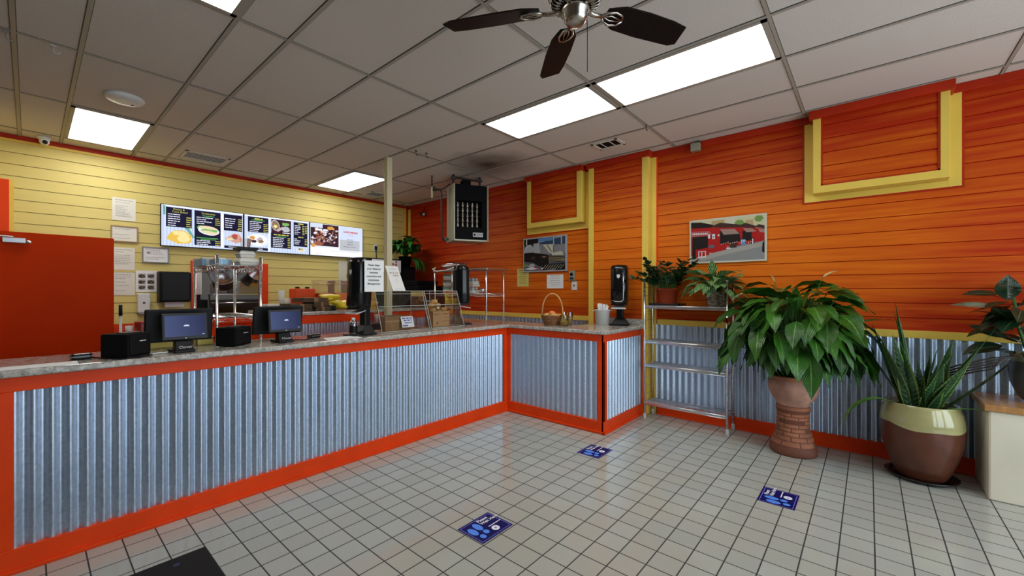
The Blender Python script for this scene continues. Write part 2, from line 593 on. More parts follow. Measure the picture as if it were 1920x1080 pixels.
    def obj(self, name, mats, parent=None, bevel=0.0, loc=None, fix=True, bseg=2):
        me = bpy.data.meshes.new(name)
        me.from_pydata([tuple(q) for q in self.v], [], self.f)
        if not isinstance(mats, (list, tuple)):
            mats = [mats]
        for x in mats:
            me.materials.append(MATS[x] if isinstance(x, str) else x)
        me.polygons.foreach_set('material_index', self.m)
        me.polygons.foreach_set('use_smooth', self.s)
        if self.uv:
            ul = me.uv_layers.new(name='UVMap')
            for lp in me.loops:
                ul.data[lp.index].uv = self.uv.get(lp.vertex_index, (0, 0))
        elif fix:
            b = bmesh.new()
            b.from_mesh(me)
            bmesh.ops.recalc_face_normals(b, faces=b.faces)
            b.to_mesh(me)
            b.free()
        me.update()
        o = bpy.data.objects.new(name, me)
        COL.objects.link(o)
        if parent is not None:
            o.parent = parent
        if loc is not None:
            o.location = loc
        if bevel:
            md = o.modifiers.new('edge', 'BEVEL')
            md.width = bevel
            md.segments = bseg
            md.limit_method = 'ANGLE'
            md.angle_limit = R(40)
        return o


def tag(o, label, cat, group=None, kind=None):
    o['label'] = label
    o['category'] = cat
    if group:
        o['group'] = group
    if kind:
        o['kind'] = kind
    return o


def thing(name, label, cat, loc=(0, 0, 0), rz=0.0, group=None, frame=None):
    o = bpy.data.objects.new(name, None)
    o.empty_display_size = 0.05
    COL.objects.link(o)
    if frame:
        r, u, n = (Vector(q) for q in frame)
        M = Matrix((r, u, n)).transposed().to_4x4()
        M.translation = Vector(loc)
        o.matrix_world = M
    else:
        o.location = loc
        o.rotation_euler = (0, 0, rz)
    return tag(o, label, cat, group)


RWALL = ((0, -1, 0), (0, 0, 1), (-1, 0, 0))     # hung on the orange wall
BWALL = ((1, 0, 0), (0, 0, 1), (0, -1, 0))      # hung on the yellow wall
FLOOR = ((1, 0, 0), (0, 1, 0), (0, 0, 1))


def struct(mb, name, mats, **k):
    o = mb.obj(name, mats, **k)
    o['kind'] = 'structure'
    return o


def text(parent, s, size, loc, m, align='CENTER', name='lettering', rot=None, sx=1.0, bold=0.0):
    cu = bpy.data.curves.new(name, 'FONT')
    cu.body = s
    cu.size = size
    cu.align_x = align
    cu.align_y = 'CENTER'
    cu.offset = bold
    cu.resolution_u = 3
    cu.materials.append(MATS[m])
    o = bpy.data.objects.new(name, cu)
    COL.objects.link(o)
    o.parent = parent
    o.location = loc
    o.scale = (sx, 1, 1)
    if rot:
        o.rotation_euler = rot
    bpy.context.view_layer.update()
    me = bpy.data.meshes.new_from_object(o.evaluated_get(bpy.context.evaluated_depsgraph_get()))
    me.name = name
    bpy.data.objects.remove(o)
    bpy.data.curves.remove(cu)
    o = bpy.data.objects.new(name, me)
    COL.objects.link(o)
    o.parent = parent
    o.location = loc
    o.scale = (sx, 1, 1)
    if rot:
        o.rotation_euler = rot
    return o


def flat(name, parent, polys, z0=0.0, dz=0.0005):
    """printed matter: coloured shapes laid one over the other, each a hair above the last"""
    names, mb = [], MB()
    for k, (mn, pts) in enumerate(polys):
        if mn not in names:
            names.append(mn)
        mb.poly([(x, y, z0 + dz * k) for x, y in pts], names.index(mn))
    return mb.obj(name, names, parent, fix=False)


def rect(x0, y0, x1, y1):
    return [(x0, y0), (x1, y0), (x1, y1), (x0, y1)]


def ell(cx, cy, rx, ry, n=20, a0=0.0):
    return [(cx + rx * math.cos(2 * math.pi * i / n) * math.cos(a0) - ry * math.sin(2 * math.pi * i / n) * math.sin(a0),
             cy + rx * math.cos(2 * math.pi * i / n) * math.sin(a0) + ry * math.sin(2 * math.pi * i / n) * math.cos(a0)) for i in range(n)]


def blob(cx, cy, rx, ry, rough=0.2, n=16, r=None):
    r = r or rnd
    return [(cx + rx * math.cos(2 * math.pi * i / n) * (1 + r.uniform(-rough, rough)), cy + ry * math.sin(2 * math.pi * i / n) * (1 + r.uniform(-rough, rough))) for i in range(n)]


def words(polys, m, x0, y, w, h, r=None, gap=0.25):
    """an unreadable line of print as a run of short bars"""
    r = r or rnd
    x = x0
    while x < x0 + w - h:
        l = min(r.uniform(2.2, 5.5) * h, x0 + w - x)
        polys.append((m, rect(x, y - h / 2, x + l, y + h / 2)))
        x += l + h * (0.5 + gap)


def dup(root, loc, rz=None, label=None):
    c = root.copy()
    COL.objects.link(c)
    c.location = loc
    if rz is not None:
        c.rotation_euler = (0, 0, rz)
    if label:
        c['label'] = label
    for ch in root.children:
        d = ch.copy()
        COL.objects.link(d)
        d.parent = c
        for g in ch.children:
            e = g.copy()
            COL.objects.link(e)
            e.parent = d
    return c


# ------------------------------------------------------------------ the setting
def siding(mb, ax, u0, u1, z0, z1, face, out, phase=1.984, pitch=0.125):
    zs = [phase + k * pitch for k in range(-40, 40)]
    zs = [z for z in zs if z0 + 0.01 < z < z1 - 0.01]
    edges = [z0] + zs + [z1]
    prof = []
    for i in range(len(edges) - 1):
        a, b = edges[i], edges[i + 1]
        first, last = i == 0, i == len(edges) - 2
        prof.append((0.006, a if first else a + 0.003, 0))
        prof.append((0.001, b if last else b - 0.003, 1))
        if not last:
            prof.append((-0.007, b - 0.0025, 1))
            prof.append((-0.007, b + 0.0025, 1))
    for (o0, a, g), (o1, b, _) in zip(prof[:-1], prof[1:]):
        if ax == 'y':
            q = [(face + out * o0, u0, a), (face + out * o0, u1, a), (face + out * o1, u1, b), (face + out * o1, u0, b)]
        else:
            q = [(u0, face + out * o0, a), (u1, face + out * o0, a), (u1, face + out * o1, b), (u0, face + out * o1, b)]
        mb.poly(q, g)
    return mb


def corrugated(mb, ax, u0, u1, z0, z1, face, out, pitch=0.0677, amp=0.009, mi=0, per=10):
    n = int((u1 - u0) / pitch * per)
    vs, fs = [], []
    for i in range(n + 1):
        u = u0 + (u1 - u0) * i / n
        o = amp * (0.5 + 0.5 * math.sin(2 * math.pi * u / pitch))
        for z in (z0, z1):
            vs.append((face + out * o, u, z) if ax == 'y' else (u, face + out * o, z))
    for i in range(n):
        fs.append((2 * i, 2 * i + 2, 2 * i + 3, 2 * i + 1))
    mb.add(vs, fs, mi, True)
    return mb


# floor, ceiling
struct(MB().box(XL, 5.2, YF, YB + 0.15, -0.05, 0.0), 'floor', 'floor_tile')
struct(MB().box(XL, 5.2, YF, YB + 0.15, CE, CE + 0.03), 'ceiling', 'ceiling_tile')
gx_ = [0.848 - 0.6096, 0.848, 1.152, 1.762, 2.371, 2.981, 3.591, 4.200, 4.810, -0.067, -0.676, -1.286, -1.895, -2.505]
gy_ = [1.672 + 1.2175 * k for k in range(-3, 5)]
mb = MB()
for x in gx_:
    mb.box(x - 0.012, x + 0.012, YF, YB, CE - 0.007, CE + 0.001)
for y in gy_:
    mb.box(XL, XR, y - 0.010, y + 0.010, CE - 0.006, CE + 0.001)
struct(mb, 'trim_ceiling_grid', 'grid_metal')
mb = MB()
for x in gx_:
    mb.box(x - 0.0155, x + 0.0155, YF, YB, CE - 0.003, CE + 0.001)
for y in gy_:
    mb.box(XL, XR, y - 0.013, y + 0.013, CE - 0.0025, CE + 0.001)
struct(mb, 'trim_ceiling_shadow_line', 'pipe_dark')  # shadow line along each grid bar, built as dark strips

# orange wall: boards above, corrugated sheet below
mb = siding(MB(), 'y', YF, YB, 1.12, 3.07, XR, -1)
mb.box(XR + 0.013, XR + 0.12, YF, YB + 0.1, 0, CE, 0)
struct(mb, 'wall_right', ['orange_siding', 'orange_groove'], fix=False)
struct(corrugated(MB(), 'y', YF, 6.8, 0.11, 1.075, XR - 0.001, -1, amp=0.020), 'trim_wainscot', 'galvanised')
mb = MB()
mb.box(XR - 0.022, XR + 0.01, YF, 1.885, 1.062, 1.127)
mb.box(XR - 0.022, XR + 0.01, 2.745, 6.8, 1.062, 1.127)
struct(mb, 'trim_rail', 'yellow_trim', bevel=0.004)
mb = MB()
mb.box(XR - 0.026, XR + 0.01, YF, 1.885, 0, 0.128)
mb.box(XR - 0.042, XR - 0.02, YF, 1.885, 0, 0.016)
mb.box(XR - 0.026, XR + 0.01, 2.745, YB, 0, 0.128)
struct(mb, 'baseboard_right', 'orange_trim', bevel=0.003)
# crown band follows the pilaster and the boxed frames
mb = MB()
mb.box(XR - 0.028, XR + 0.01, YF, YB, 3.062, CE)
mb.box(4.865, XR, 1.93, 2.775, 3.062, CE)
mb.box(4.835, XR, 2.82, 3.78, 3.062, CE)
mb.box(4.815, XR, -0.51, 0.417, 3.052, CE)
struct(mb, 'trim_crown', 'red_trim', bevel=0.006)

# pilaster by the shelf
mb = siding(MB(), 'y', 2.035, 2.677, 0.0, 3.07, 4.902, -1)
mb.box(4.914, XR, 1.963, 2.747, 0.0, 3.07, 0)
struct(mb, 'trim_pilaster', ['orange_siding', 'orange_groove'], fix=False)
mb = MB()
mb.box(4.888, XR, 1.958, 2.033, 0, 3.064)
mb.box(4.888, XR, 2.679, 2.752, 0, 3.064)
mb.box(4.978, XR + 0.01, 1.897, 1.957, 0, 3.064)
struct(mb, 'trim_pilaster_boards', 'yellow_trim', bevel=0.004)
struct(MB().box(4.985, XR + 0.01, 1.882, 1.897, 1.12, 3.064), 'trim_bead', 'orange_trim')


def boxed_frame(n, x, y0, y1, z0, wl, wz, fl, fr, fb):
    """boxed-out wall frame: yellow U on a box, orange boards inside, a flat yellow border on the wall behind"""
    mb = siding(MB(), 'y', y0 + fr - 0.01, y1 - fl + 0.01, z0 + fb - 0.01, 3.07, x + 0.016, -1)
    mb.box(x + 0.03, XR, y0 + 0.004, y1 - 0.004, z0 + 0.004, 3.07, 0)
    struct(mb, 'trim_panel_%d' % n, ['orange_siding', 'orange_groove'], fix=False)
    mb = MB()
    mb.box(x, XR, y1 - fl, y1, z0, 3.064)
    mb.box(x, XR, y0, y0 + fr, z0, 3.064)
    mb.box(x + 0.0005, XR, y0 + 0.001, y1 - 0.001, z0 + 0.0005, z0 + fb)
    mb.box(XR - 0.016, XR + 0.01, y1, y1 + wl, z0 - wz, 3.064)
    mb.box(XR - 0.016, XR + 0.01, y0 - wl, y0, z0 - wz, 3.064)
    mb.box(XR - 0.0155, XR + 0.01, y0 - wl + 0.001, y1 + wl - 0.001, z0 - wz, z0 - 0.0005)
    struct(mb, 'trim_frame_%d' % n, 'yellow_trim', bevel=0.003)
    mb = MB()
    mb.box(XR - 0.012, XR + 0.01, y1 + wl, y1 + wl + 0.014, z0 - wz - 0.014, 3.064)
    mb.box(XR - 0.012, XR + 0.01, y0 - wl - 0.014, y0 - wl, z0 - wz - 0.014, 3.064)
    mb.box(XR - 0.012, XR + 0.01, y0 - wl, y1 + wl, z0 - wz - 0.014, z0 - wz)
    e = x + 0.006
    mb.box(e, x + 0.02, y1 - fl - 0.014, y1 - fl, z0 + fb, 3.062)
    mb.box(e, x + 0.02, y0 + fr, y0 + fr + 0.014, z0 + fb, 3.062)
    mb.box(e, x + 0.02, y0 + fr, y1 - fl, z0 + fb, z0 + fb + 0.012)
    struct(mb, 'trim_bead_%d' % n, 'red_trim')


boxed_frame(1, 4.87, 2.846, 3.754, 2.382, 0.085, 0.078, 0.070, 0.073, 0.070)
boxed_frame(2, 4.85, -0.482, 0.389, 2.366, 0.076, 0.055, 0.058, 0.054, 0.066)

# yellow wall with a serving hatch through to the kitchen
HX0, HX1, HZ0, HZ1 = 1.513, 2.33, 1.06, 1.795
mb = MB()
for a, b, z in ((-0.36, HX0, 1.06), (HX1, XR, 1.06), (HX0, HX1, HZ1)):
    siding(mb, 'x', a, b, z, 3.09, YB, -1, phase=2.441)
    mb.box(a, b, YB + 0.013, YB + 0.12, z, CE, 0)
struct(mb, 'wall_back', ['yellow_siding', 'yellow_groove'], fix=False)
mb = MB()
mb.box(-0.36, HX0, YB - 0.005, YB + 0.12, 0, 1.06)
mb.box(HX1, XR, YB - 0.005, YB + 0.12, 0, 1.06)
mb.box(HX0, HX1, YB - 0.005, YB + 0.12, 0, HZ0)
struct(mb, 'wall_back_base', 'orange_trim')
mb = MB()
mb.box(HX0 - 0.066, HX0, YB - 0.025, YB + 0.13, HZ0 - 0.06, HZ1 + 0.08)
mb.box(HX1, HX1 + 0.085, YB - 0.025, YB + 0.13, HZ0 - 0.06, HZ1 + 0.08)
mb.box(HX0, HX1, YB - 0.024, YB + 0.13, HZ1, HZ1 + 0.08)
mb.box(HX0, HX1, YB - 0.024, YB + 0.13, HZ0 - 0.06, HZ0 + 0.005)
struct(mb, 'trim_hatch', 'orange_trim', bevel=0.004)
mb = MB()
mb.box(-0.36, XR, YB - 0.02, YB + 0.02, 3.083, CE)
struct(mb, 'trim_crown_back', 'red_trim', bevel=0.004)
struct(MB().box(-0.36, XR, YB - 0.016, YB + 0.02, 3.055, 3.083), 'trim_crown_fillet', 'yellow_trim')
mb = MB()
mb.box(XR - 0.055, XR, YB - 0.03, YB, 1.06, 3.083)
struct(mb, 'trim_corner', 'red_trim')
mb = MB()
mb.box(XR - 0.02, XR, YB - 0.10, YB - 0.035, 1.12, 3.062)
mb.box(XR - 0.115, XR - 0.055, YB - 0.02, YB, 1.06, 3.083)
struct(mb, 'trim_corner_strip', 'yellow_trim')
# orange casing and yellow strip at the left end of the yellow wall
struct(MB().box(-0.215, -0.14, YB - 0.03, YB, 0.0, 2.645), 'trim_casing', 'orange_trim', bevel=0.004)
struct(MB().box(-0.14, -0.108, YB - 0.022, YB, 0.0, 2.645), 'trim_casing_strip', 'yellow_trim')
# partition stub that carries the open door, and the unseen walls
struct(MB().box(-0.50, -0.36, 5.9, YB + 0.12, 0, CE), 'wall_stub', 'yellow_siding')
struct(MB().box(XL - 0.1, XL, YF, YB + 0.12, 0, CE), 'wall_left', 'plaster_dark')
struct(MB().box(XL, -0.50, YB, YB + 0.12, 0, CE), 'wall_back_left', 'plaster')
mb = MB()
mb.box(XL, XR + 0.12, YF - 0.1, YF, 0, WZ0)
mb.box(XL, XR + 0.12, YF - 0.1, YF, WZ1, CE)
xs = [XL] + [q for w in WINS for q in w] + [XR + 0.12]
for i in range(0, len(xs), 2):
    mb.box(xs[i], xs[i + 1], YF - 0.1, YF, WZ0, WZ1)
struct(mb, 'wall_front', 'plaster_dark')
for i, (a, b) in enumerate(WINS):
    mb = MB()
    for q in ((a, a + 0.05, WZ0, WZ1), (b - 0.05, b, WZ0, WZ1), (a, b, WZ0, WZ0 + 0.05), (a, b, WZ1 - 0.05, WZ1), (a, b, 2.1, 2.14)):
        mb.box(q[0], q[1], YF - 0.07, YF - 0.02, q[2], q[3])
    w = struct(mb, 'window_%d' % (i + 1), 'dark_grey')

# kitchen behind the hatch
KX0, KX1, KY1, KZ = 0.6, 4.2, 9.4, 2.6
struct(MB().box(KX0 - 0.1, KX0, YB + 0.13, KY1, 0, KZ), 'wall_kitchen_left', 'kitchen_wall')
struct(MB().box(KX1, KX1 + 0.1, YB + 0.13, KY1, 0, KZ), 'wall_kitchen_right', 'kitchen_wall')
struct(MB().box(KX0 - 0.1, KX1 + 0.1, KY1, KY1 + 0.1, 0, KZ), 'wall_kitchen_back', 'kitchen_wall')
struct(MB().box(KX0 - 0.1, KX1 + 0.1, YB + 0.13, KY1 + 0.1, KZ, KZ + 0.05), 'ceiling_kitchen', 'kitchen_wall')
struct(MB().box(KX0 - 0.1, KX1 + 0.1, YB + 0.15, KY1 + 0.1, -0.05, 0), 'floor_kitchen', 'kitchen_wall')

# open orange door with its closer, standing square to the stub wall
d = MB().box(-0.31, 0.618, 6.16, 6.2, 0.01, 2.035).obj('door_1', 'door_orange', bevel=0.003)
tag(d, 'plain orange-red door standing open behind the counter', 'door')
d['kind'] = 'structure'
mb = MB()
mb.box(-0.17, -0.02, 6.115, 6.159, 1.925, 1.975)
mb.tube([(-0.02, 6.13, 1.945), (0.0, 6.13, 1.94), (0.012, 6.13, 1.93)], 0.016, 8)
mb.tube([(-0.10, 6.11, 1.98), (-0.22, 6.09, 1.985), (-0.34, 6.10, 1.99)], 0.008, 6)
o = mb.obj('door_closer', 'steel', bevel=0.008)
o.parent = d
o['label'] = 'metal door closer on the top edge'
mb = MB()
for z in (0.25, 1.0, 1.8):
    mb.tube([(-0.33, 6.18, z - 0.05), (-0.33, 6.18, z + 0.05)], 0.012, 8)
o = mb.obj('hinge', 'steel')
o.parent = d

# cream post from floor to ceiling behind the display cases
struct(MB().box(2.955, 3.03, 4.46, 4.535, 0, CE), 'column', 'post_cream', bevel=0.006)


# ------------------------------------------------------------------ ceiling fittings
def ceiling_light(x0, x1, y0, y1, label, z=CE, group='fluorescent ceiling panels', lamp='lamp_panel'):
    t = thing('ceiling_light', label, 'ceiling light', ((x0 + x1) / 2, (y0 + y1) / 2, z), group=group)
    a, b = (x1 - x0) / 2, (y1 - y0) / 2
    MB().box(-a + 0.03, a - 0.03, -b + 0.03, b - 0.03, -0.010, -0.004).obj('diffuser', lamp, t)
    mb = MB()
    for q in ((-a, -a + 0.032, -b, b), (a - 0.032, a, -b, b), (-a, a, -b, -b + 0.032), (-a, a, b - 0.032, b)):
        mb.box(q[0], q[1], q[2], q[3], -0.012, 0.0)
    mb.obj('frame', 'grid_metal', t)
    return t


ceiling_light(2.993, 3.579, 0.468, 1.660, 'bright ceiling light panel beside the fan, nearest the orange wall frame')
ceiling_light(2.993, 3.579, 1.684, 2.877, 'bright ceiling light panel in front of the black hanging heater')
ceiling_light(0.250, 0.836, 5.335, 6.52, 'bright ceiling light panel over the open orange door')
ceiling_light(2.993, 3.579, 5.335, 6.52, 'bright ceiling light panel behind the cream post, above the lunch screen')
ceiling_light(0.250, 0.836, 1.684, 2.877, 'ceiling light panel cut off by the top edge of the photo')

# disc on the ceiling tile
t = thing('smoke_detector', 'flat round white disc on the ceiling before the door light', 'smoke detector', (0.55, 4.80, CE))
MB().lathe([(0.135, 0), (0.135, -0.012), (0.118, -0.032), (0.05, -0.042), (0.0, -0.043)], 36).obj('cover', 'white_plastic', t)
MB().box(0.045, 0.06, 0.02, 0.035, -0.045, -0.034).obj('indicator', 'black_plastic', t)


def vent(x0, x1, y0, y1, n, ang, label, curved=False):
    t = thing('ceiling_vent', label, 'air vent', ((x0 + x1) / 2, (y0 + y1) / 2, CE), group='ceiling air vents')
    a, b = (x1 - x0) / 2, (y1 - y0) / 2
    fr = 0.035
    mb = MB()
    for q in ((-a, -a + fr, -b, b), (a - fr, a, -b, b), (-a, a, -b, -b + fr), (-a, a, b - fr, b)):
        mb.box(q[0], q[1], q[2], q[3], -0.012, 0)
    mb.obj('frame', 'cream_plastic', t, bevel=0.003)
    MB().box(-a + fr, a - fr, -b + fr, b - fr, -0.002, 0).obj('backing', 'black_matte', t)
    for k in range(n):
        y = -b + fr + (2 * b - 2 * fr) * (k + 0.7) / (n + 0.4)
        w_ = 0.014 if curved else 0.010
        MB().add([(-a + fr, y, -0.003), (a - fr, y, -0.003), (a - fr, y + w_, -0.007), (-a + fr, y + w_, -0.007)], [(0, 1, 2, 3)]).obj('slat', 'light_grey', t, fix=False)
    return t


vent(1.23, 1.70, 6.02, 6.38, 5, 0, 'ceiling vent above the menu screens, right of the door light', True)
vent(4.25, 4.50, 2.05, 2.37, 2, 0, 'small square vent in the ceiling beside the orange pilaster')
vent(3.80, 4.14, 6.18, 6.52, 5, 0, 'ceiling vent right behind the cream post')


def ceiling_hook(x, y, label, m='light_grey', g='ceiling hooks'):
    mb = MB()
    mb.box(x - 0.015, x + 0.015, y - 0.004, y + 0.004, CE - 0.012, CE)
    pts = [(x, y, CE - 0.005), (x, y, CE - 0.035)]
    for k in range(7):
        a = math.pi * k / 6
        pts.append((x + 0.016 - 0.016 * math.cos(a), y, CE - 0.04 - 0.016 * math.sin(a)))
    mb.tube(pts, 0.0035, 6)
    o = mb.obj('ceiling_hook', m)
    return tag(o, label, 'hook', g)


ceiling_hook(0.11, 4.13, 'pale hook hanging from the ceiling grid left of the round disc')
ceiling_hook(-0.10, 4.14, 'hook in the ceiling grid at the left edge of the photo', 'mid_grey')
ceiling_hook(3.06, 4.02, 'dark ceiling hook nearest the cream post', 'pipe_dark')
ceiling_hook(3.20, 4.00, 'dark ceiling hook between the cream post hook and the soot stain', 'pipe_dark')
ceiling_hook(4.12, 1.67, 'small hook at the ceiling grid above the orange wall by the small vent', 'pipe_dark')

# cameras
t = thing('security_camera', 'white dome camera on the ceiling at the left end of the yellow wall', 'security camera', (0.11, 6.68, CE))
MB().lathe([(0.055, 0), (0.055, -0.02), (0.045, -0.03)], 24).obj('base', 'white_plastic', t)
MB().sphere((0, -0.01, -0.05), 0.042, 20).obj('housing', 'white_plastic', t)
MB().sphere((0.005, -0.045, -0.065), 0.022, 16).obj('lens', 'black_gloss', t)
t = thing('security_camera', 'dark bullet camera on the orange wall above the corner plant', 'security camera', (4.93, 6.275, 2.92))
MB().tube([(0.07, 0, 0.12), (0.02, 0, 0.06), (0, -0.01, 0.02)], 0.008, 8).obj('bracket', 'black_plastic', t)
MB().tube([(0.01, 0.05, 0.0), (-0.02, -0.05, -0.02)], 0.033, 14).obj('housing', 'black_plastic', t)
MB().tube([(-0.02, -0.05, -0.02), (-0.023, -0.06, -0.022)], 0.024, 14).obj('lens', 'light_grey', t)
t = thing('security_camera', 'tiny white camera under the ceiling corner above the yellow strip', 'security camera', (4.83, 6.6, CE))
MB().lathe([(0.04, 0), (0.04, -0.02), (0.0, -0.045)], 18).obj('housing', 'cream_plastic', t)
MB().sphere((-0.015, -0.02, -0.04), 0.014, 10).obj('lens', 'black_gloss', t)

# loudspeaker box under the crown
t = thing('wall_sensor', 'small grey-green box fixed under the red crown of the orange wall', 'sensor', (XR - 0.028, 1.43, 3.0), frame=RWALL)
MB().box(-0.052, 0.042, 0.012, 0.10, 0.02, 0.085).obj('housing', 'heater_side', t, bevel=0.006)
MB().box(-0.02, 0.03, 0.09, 0.128, 0.0, 0.03).obj('bracket', 'pipe_dark', t)

# ceiling fan
FANX, FANY = 1.58, 0.953
t = thing('ceiling_fan', 'dark five-bladed ceiling fan with brushed metal hub at top of photo', 'ceiling fan', (FANX, FANY, CE))
z = -CE
MB().lathe([(0.0, 0), (0.075, 0), (0.075, -0.03), (0.03, -0.075), (0.014, -0.08)], 28).obj('canopy', 'nickel', t)
MB().tube([(0, 0, -0.07), (0, 0, -0.30)], 0.013, 12).obj('downrod', 'nickel', t)
MB().lathe([(0.05, z + 2.855), (0.10, z + 2.84), (0.118, z + 2.80), (0.118, z + 2.745), (0.105, z + 2.72)], 40, cap1=False).obj('motor', 'nickel', t)
mb = MB()
mb.lathe([(0.112, z + 2.735), (0.095, z + 2.705), (0.060, z + 2.69)], 40, cap0=False)
for k in range(30):
    a = 2 * math.pi * k / 30
    ca, sa = math.cos(a), math.sin(a)
    mb.tube([(0.116 * ca, 0.116 * sa, z + 2.742), (0.100 * math.cos(a + 0.12), 0.100 * math.sin(a + 0.12), z + 2.702), (0.066 * math.cos(a), 0.066 * math.sin(a), z + 2.688)], 0.0028, 5, mi=1)
    mb.tube([(0.116 * ca, 0.116 * sa, z + 2.742), (0.100 * math.cos(a - 0.12), 0.100 * math.sin(a - 0.12), z + 2.702), (0.066 * math.cos(a), 0.066 * math.sin(a), z + 2.688)], 0.0028, 5, mi=1)
mb.obj('vent_ring', ['black_matte', 'nickel'], t)
MB().lathe([(0.062, z + 2.70), (0.060, z + 2.672), (0.052, z + 2.662), (0.050, z + 2.640), (0.036, z + 2.622), (0.012, z + 2.616), (0.0, z + 2.616)], 36).obj('hub_cap', 'nickel', t)
q = (0.05 * 0.665, 0.05 * -0.747)
mb = MB()
mb.tube([(q[0], q[1], z + 2.655), (q[0] * 1.05, q[1] * 1.05, z + 2.60), (q[0] * 1.05, q[1] * 1.05, z + 2.415)], 0.0022, 6)
mb.obj('pull_chain', 'pipe_dark', t)
for k, deg in enumerate((117, 45, -27, -99, 189)):
    a = R(deg)
    pitch = R(-13)
    Mx = Matrix.Rotation(a, 4, 'Z') @ Matrix.Translation((0, 0, z + 2.695)) @ Matrix.Rotation(pitch, 4, 'X')
    mb = MB()
    mb.M = Mx
    pts = [(0.155, -0.033), (0.185, -0.046), (0.23, -0.064), (0.36, -0.068), (0.50, -0.063), (0.578, -0.052), (0.600, 0.046), (0.565, 0.064), (0.36, 0.068), (0.23, 0.062), (0.185, 0.046), (0.155, 0.033)]
    mb.prism(pts, 0.002, 0.009)
    bl = mb.obj('blade', 'walnut_blade', t, bevel=0.002)
    mb = MB()
    mb.M = Mx
    mb.tube([(0.045, 0, 0.0), (0.09, 0, -0.012), (0.14, 0, -0.008)], [0.014, 0.011, 0.009], 8)
    for s in (-1, 1):
        mb.tube([(0.13, 0, -0.008), (0.155, s * 0.022, -0.008), (0.19, s * 0.034, -0.007), (0.228, s * 0.026, -0.005), (0.245, 0, -0.004)], 0.0055, 8)
        mb.tube([(0.14, 0, -0.008), (0.18, s * 0.012, -0.007), (0.235, s * 0.004, -0.005)], 0.004, 6)
    ir = mb.obj('blade_iron', 'nickel', bl)

# gas heater hung from the ceiling
HC = (4.235, 4.345)
t = thing('hanging_heater', 'black gas heater with grey side panels hung below the ceiling soot stain', 'heater', (HC[0], HC[1], 2.17), rz=R(-27))
# local: x along the face, -y towards the room
MB().box(-0.255, -0.235, -0.16, 0.22, 0.0, 0.80).obj('side_panel', 'heater_side', t, bevel=0.004)
MB().box(0.240, 0.258, -0.17, 0.22, 0.0, 0.80).obj('side_panel', 'heater_side', t, bevel=0.004)
mb = MB()
mb.box(-0.235, 0.24, -0.13, 0.20, 0.02, 0.19)
mb.box(-0.235, 0.24, -0.13, 0.20, 0.575, 0.80)
mb.box(-0.235, 0.24, 0.0, 0.20, 0.19, 0.575)
mb.box(-0.235, -0.20, -0.13, 0.0, 0.19, 0.575)
mb.box(0.17, 0.24, -0.13, 0.0, 0.19, 0.575)
mb.obj('cabinet', 'black_matte', t, bevel=0.003)
MB().box(-0.245, 0.25, -0.15, 0.2, 0.0, 0.02).obj('bottom_lip', 'heater_side', t)
for i in range(5):
    mb = MB()
    x = -0.165 + i * 0.072
    for k in range(5):
        zz = 0.205 + k * 0.072
        mb.lathe([(0.006, zz), (0.016, zz + 0.012), (0.011, zz + 0.036), (0.008, zz + 0.06), (0.005, zz + 0.07)], 12, cx=x, cy=-0.05)
    mb.obj('burner_tube', 'burner_clay', t)
mb = MB()
for k in range(5):
    zz = 0.205 + k * 0.08
    mb.tube([(-0.2, -0.10, zz), (0.17, -0.10, zz)], 0.003, 6)
mb.obj('guard_wire', 'dark_grey', t)
mb = MB()
mb.box(0.035, 0.185, -0.134, -0.129, 0.065, 0.125, 0)
mb.box(0.045, 0.075, -0.136, -0.133, 0.08, 0.112, 1)
mb.box(0.085, 0.178, -0.136, -0.133, 0.104, 0.111, 1)
for k in range(6):
    mb.box(0.088 + k * 0.015, 0.098 + k * 0.015, -0.136, -0.133, 0.078, 0.095, 2)
mb.obj('name_plate', ['light_grey', 'black_plastic', 'mid_grey'], t)
mb = MB()
for x in (-0.21, 0.19):
    mb.tube([(x, 0.02, 0.79), (x, 0.02, 0.963)], 0.018, 8)
    mb.box(x - 0.035, x + 0.035, 0.0, 0.04, 0.90, 0.93)
mb.tube([(-0.21, 0.02, 0.93), (0.19, 0.02, 0.90)], 0.014, 8)
mb.obj('hanger', 'pipe_dark', t)
MB().box(-0.08, 0.04, -0.02, 0.12, 0.80, 0.90).obj('flue_box', 'black_matte', t, bevel=0.004)
# gas pipe beside it
mb = MB()
px, py = -0.36, 0.12
mb.tube([(-0.26, 0.15, 0.06), (-0.31, 0.15, 0.03), (-0.345, 0.15, 0.06), (-0.35, 0.15, 0.3), (-0.355, 0.15, 0.72), (-0.37, 0.15, 0.77), (-0.48, 0.17, 0.75)], 0.014, 8)
mb.tube([(-0.355, 0.15, 0.76), (-0.22, 0.14, 0.86)], 0.008, 6)
mb.obj('gas_pipe', 'pipe_dark', t)
mb = MB()
mb.tube([(-0.49, 0.17, 0.963), (-0.49, 0.17, 0.80)], 0.011, 8, mi=0)
mb.tube([(-0.49, 0.17, 0.80), (-0.49, 0.17, 0.64)], 0.015, 8, mi=1)
mb.tube([(-0.47, 0.17, 0.79), (-0.42, 0.17, 0.76)], 0.024, 8, mi=0)
mb.obj('pipe_drop', ['pipe_dark', 'post_cream'], t)
mb = MB()
mb.lathe([(0.02, 0.02), (0.02, 0.07), (0.0, 0.075)], 10, cx=-0.285, cy=0.15)
mb.obj('valve', 'jade', t)


def W(t, rz=0.0):
    """builder in world coordinates for a thing standing at t (unrotated)"""
    mb = MB()
    mb.M = Matrix.Translation(-Vector(t.location))
    return mb


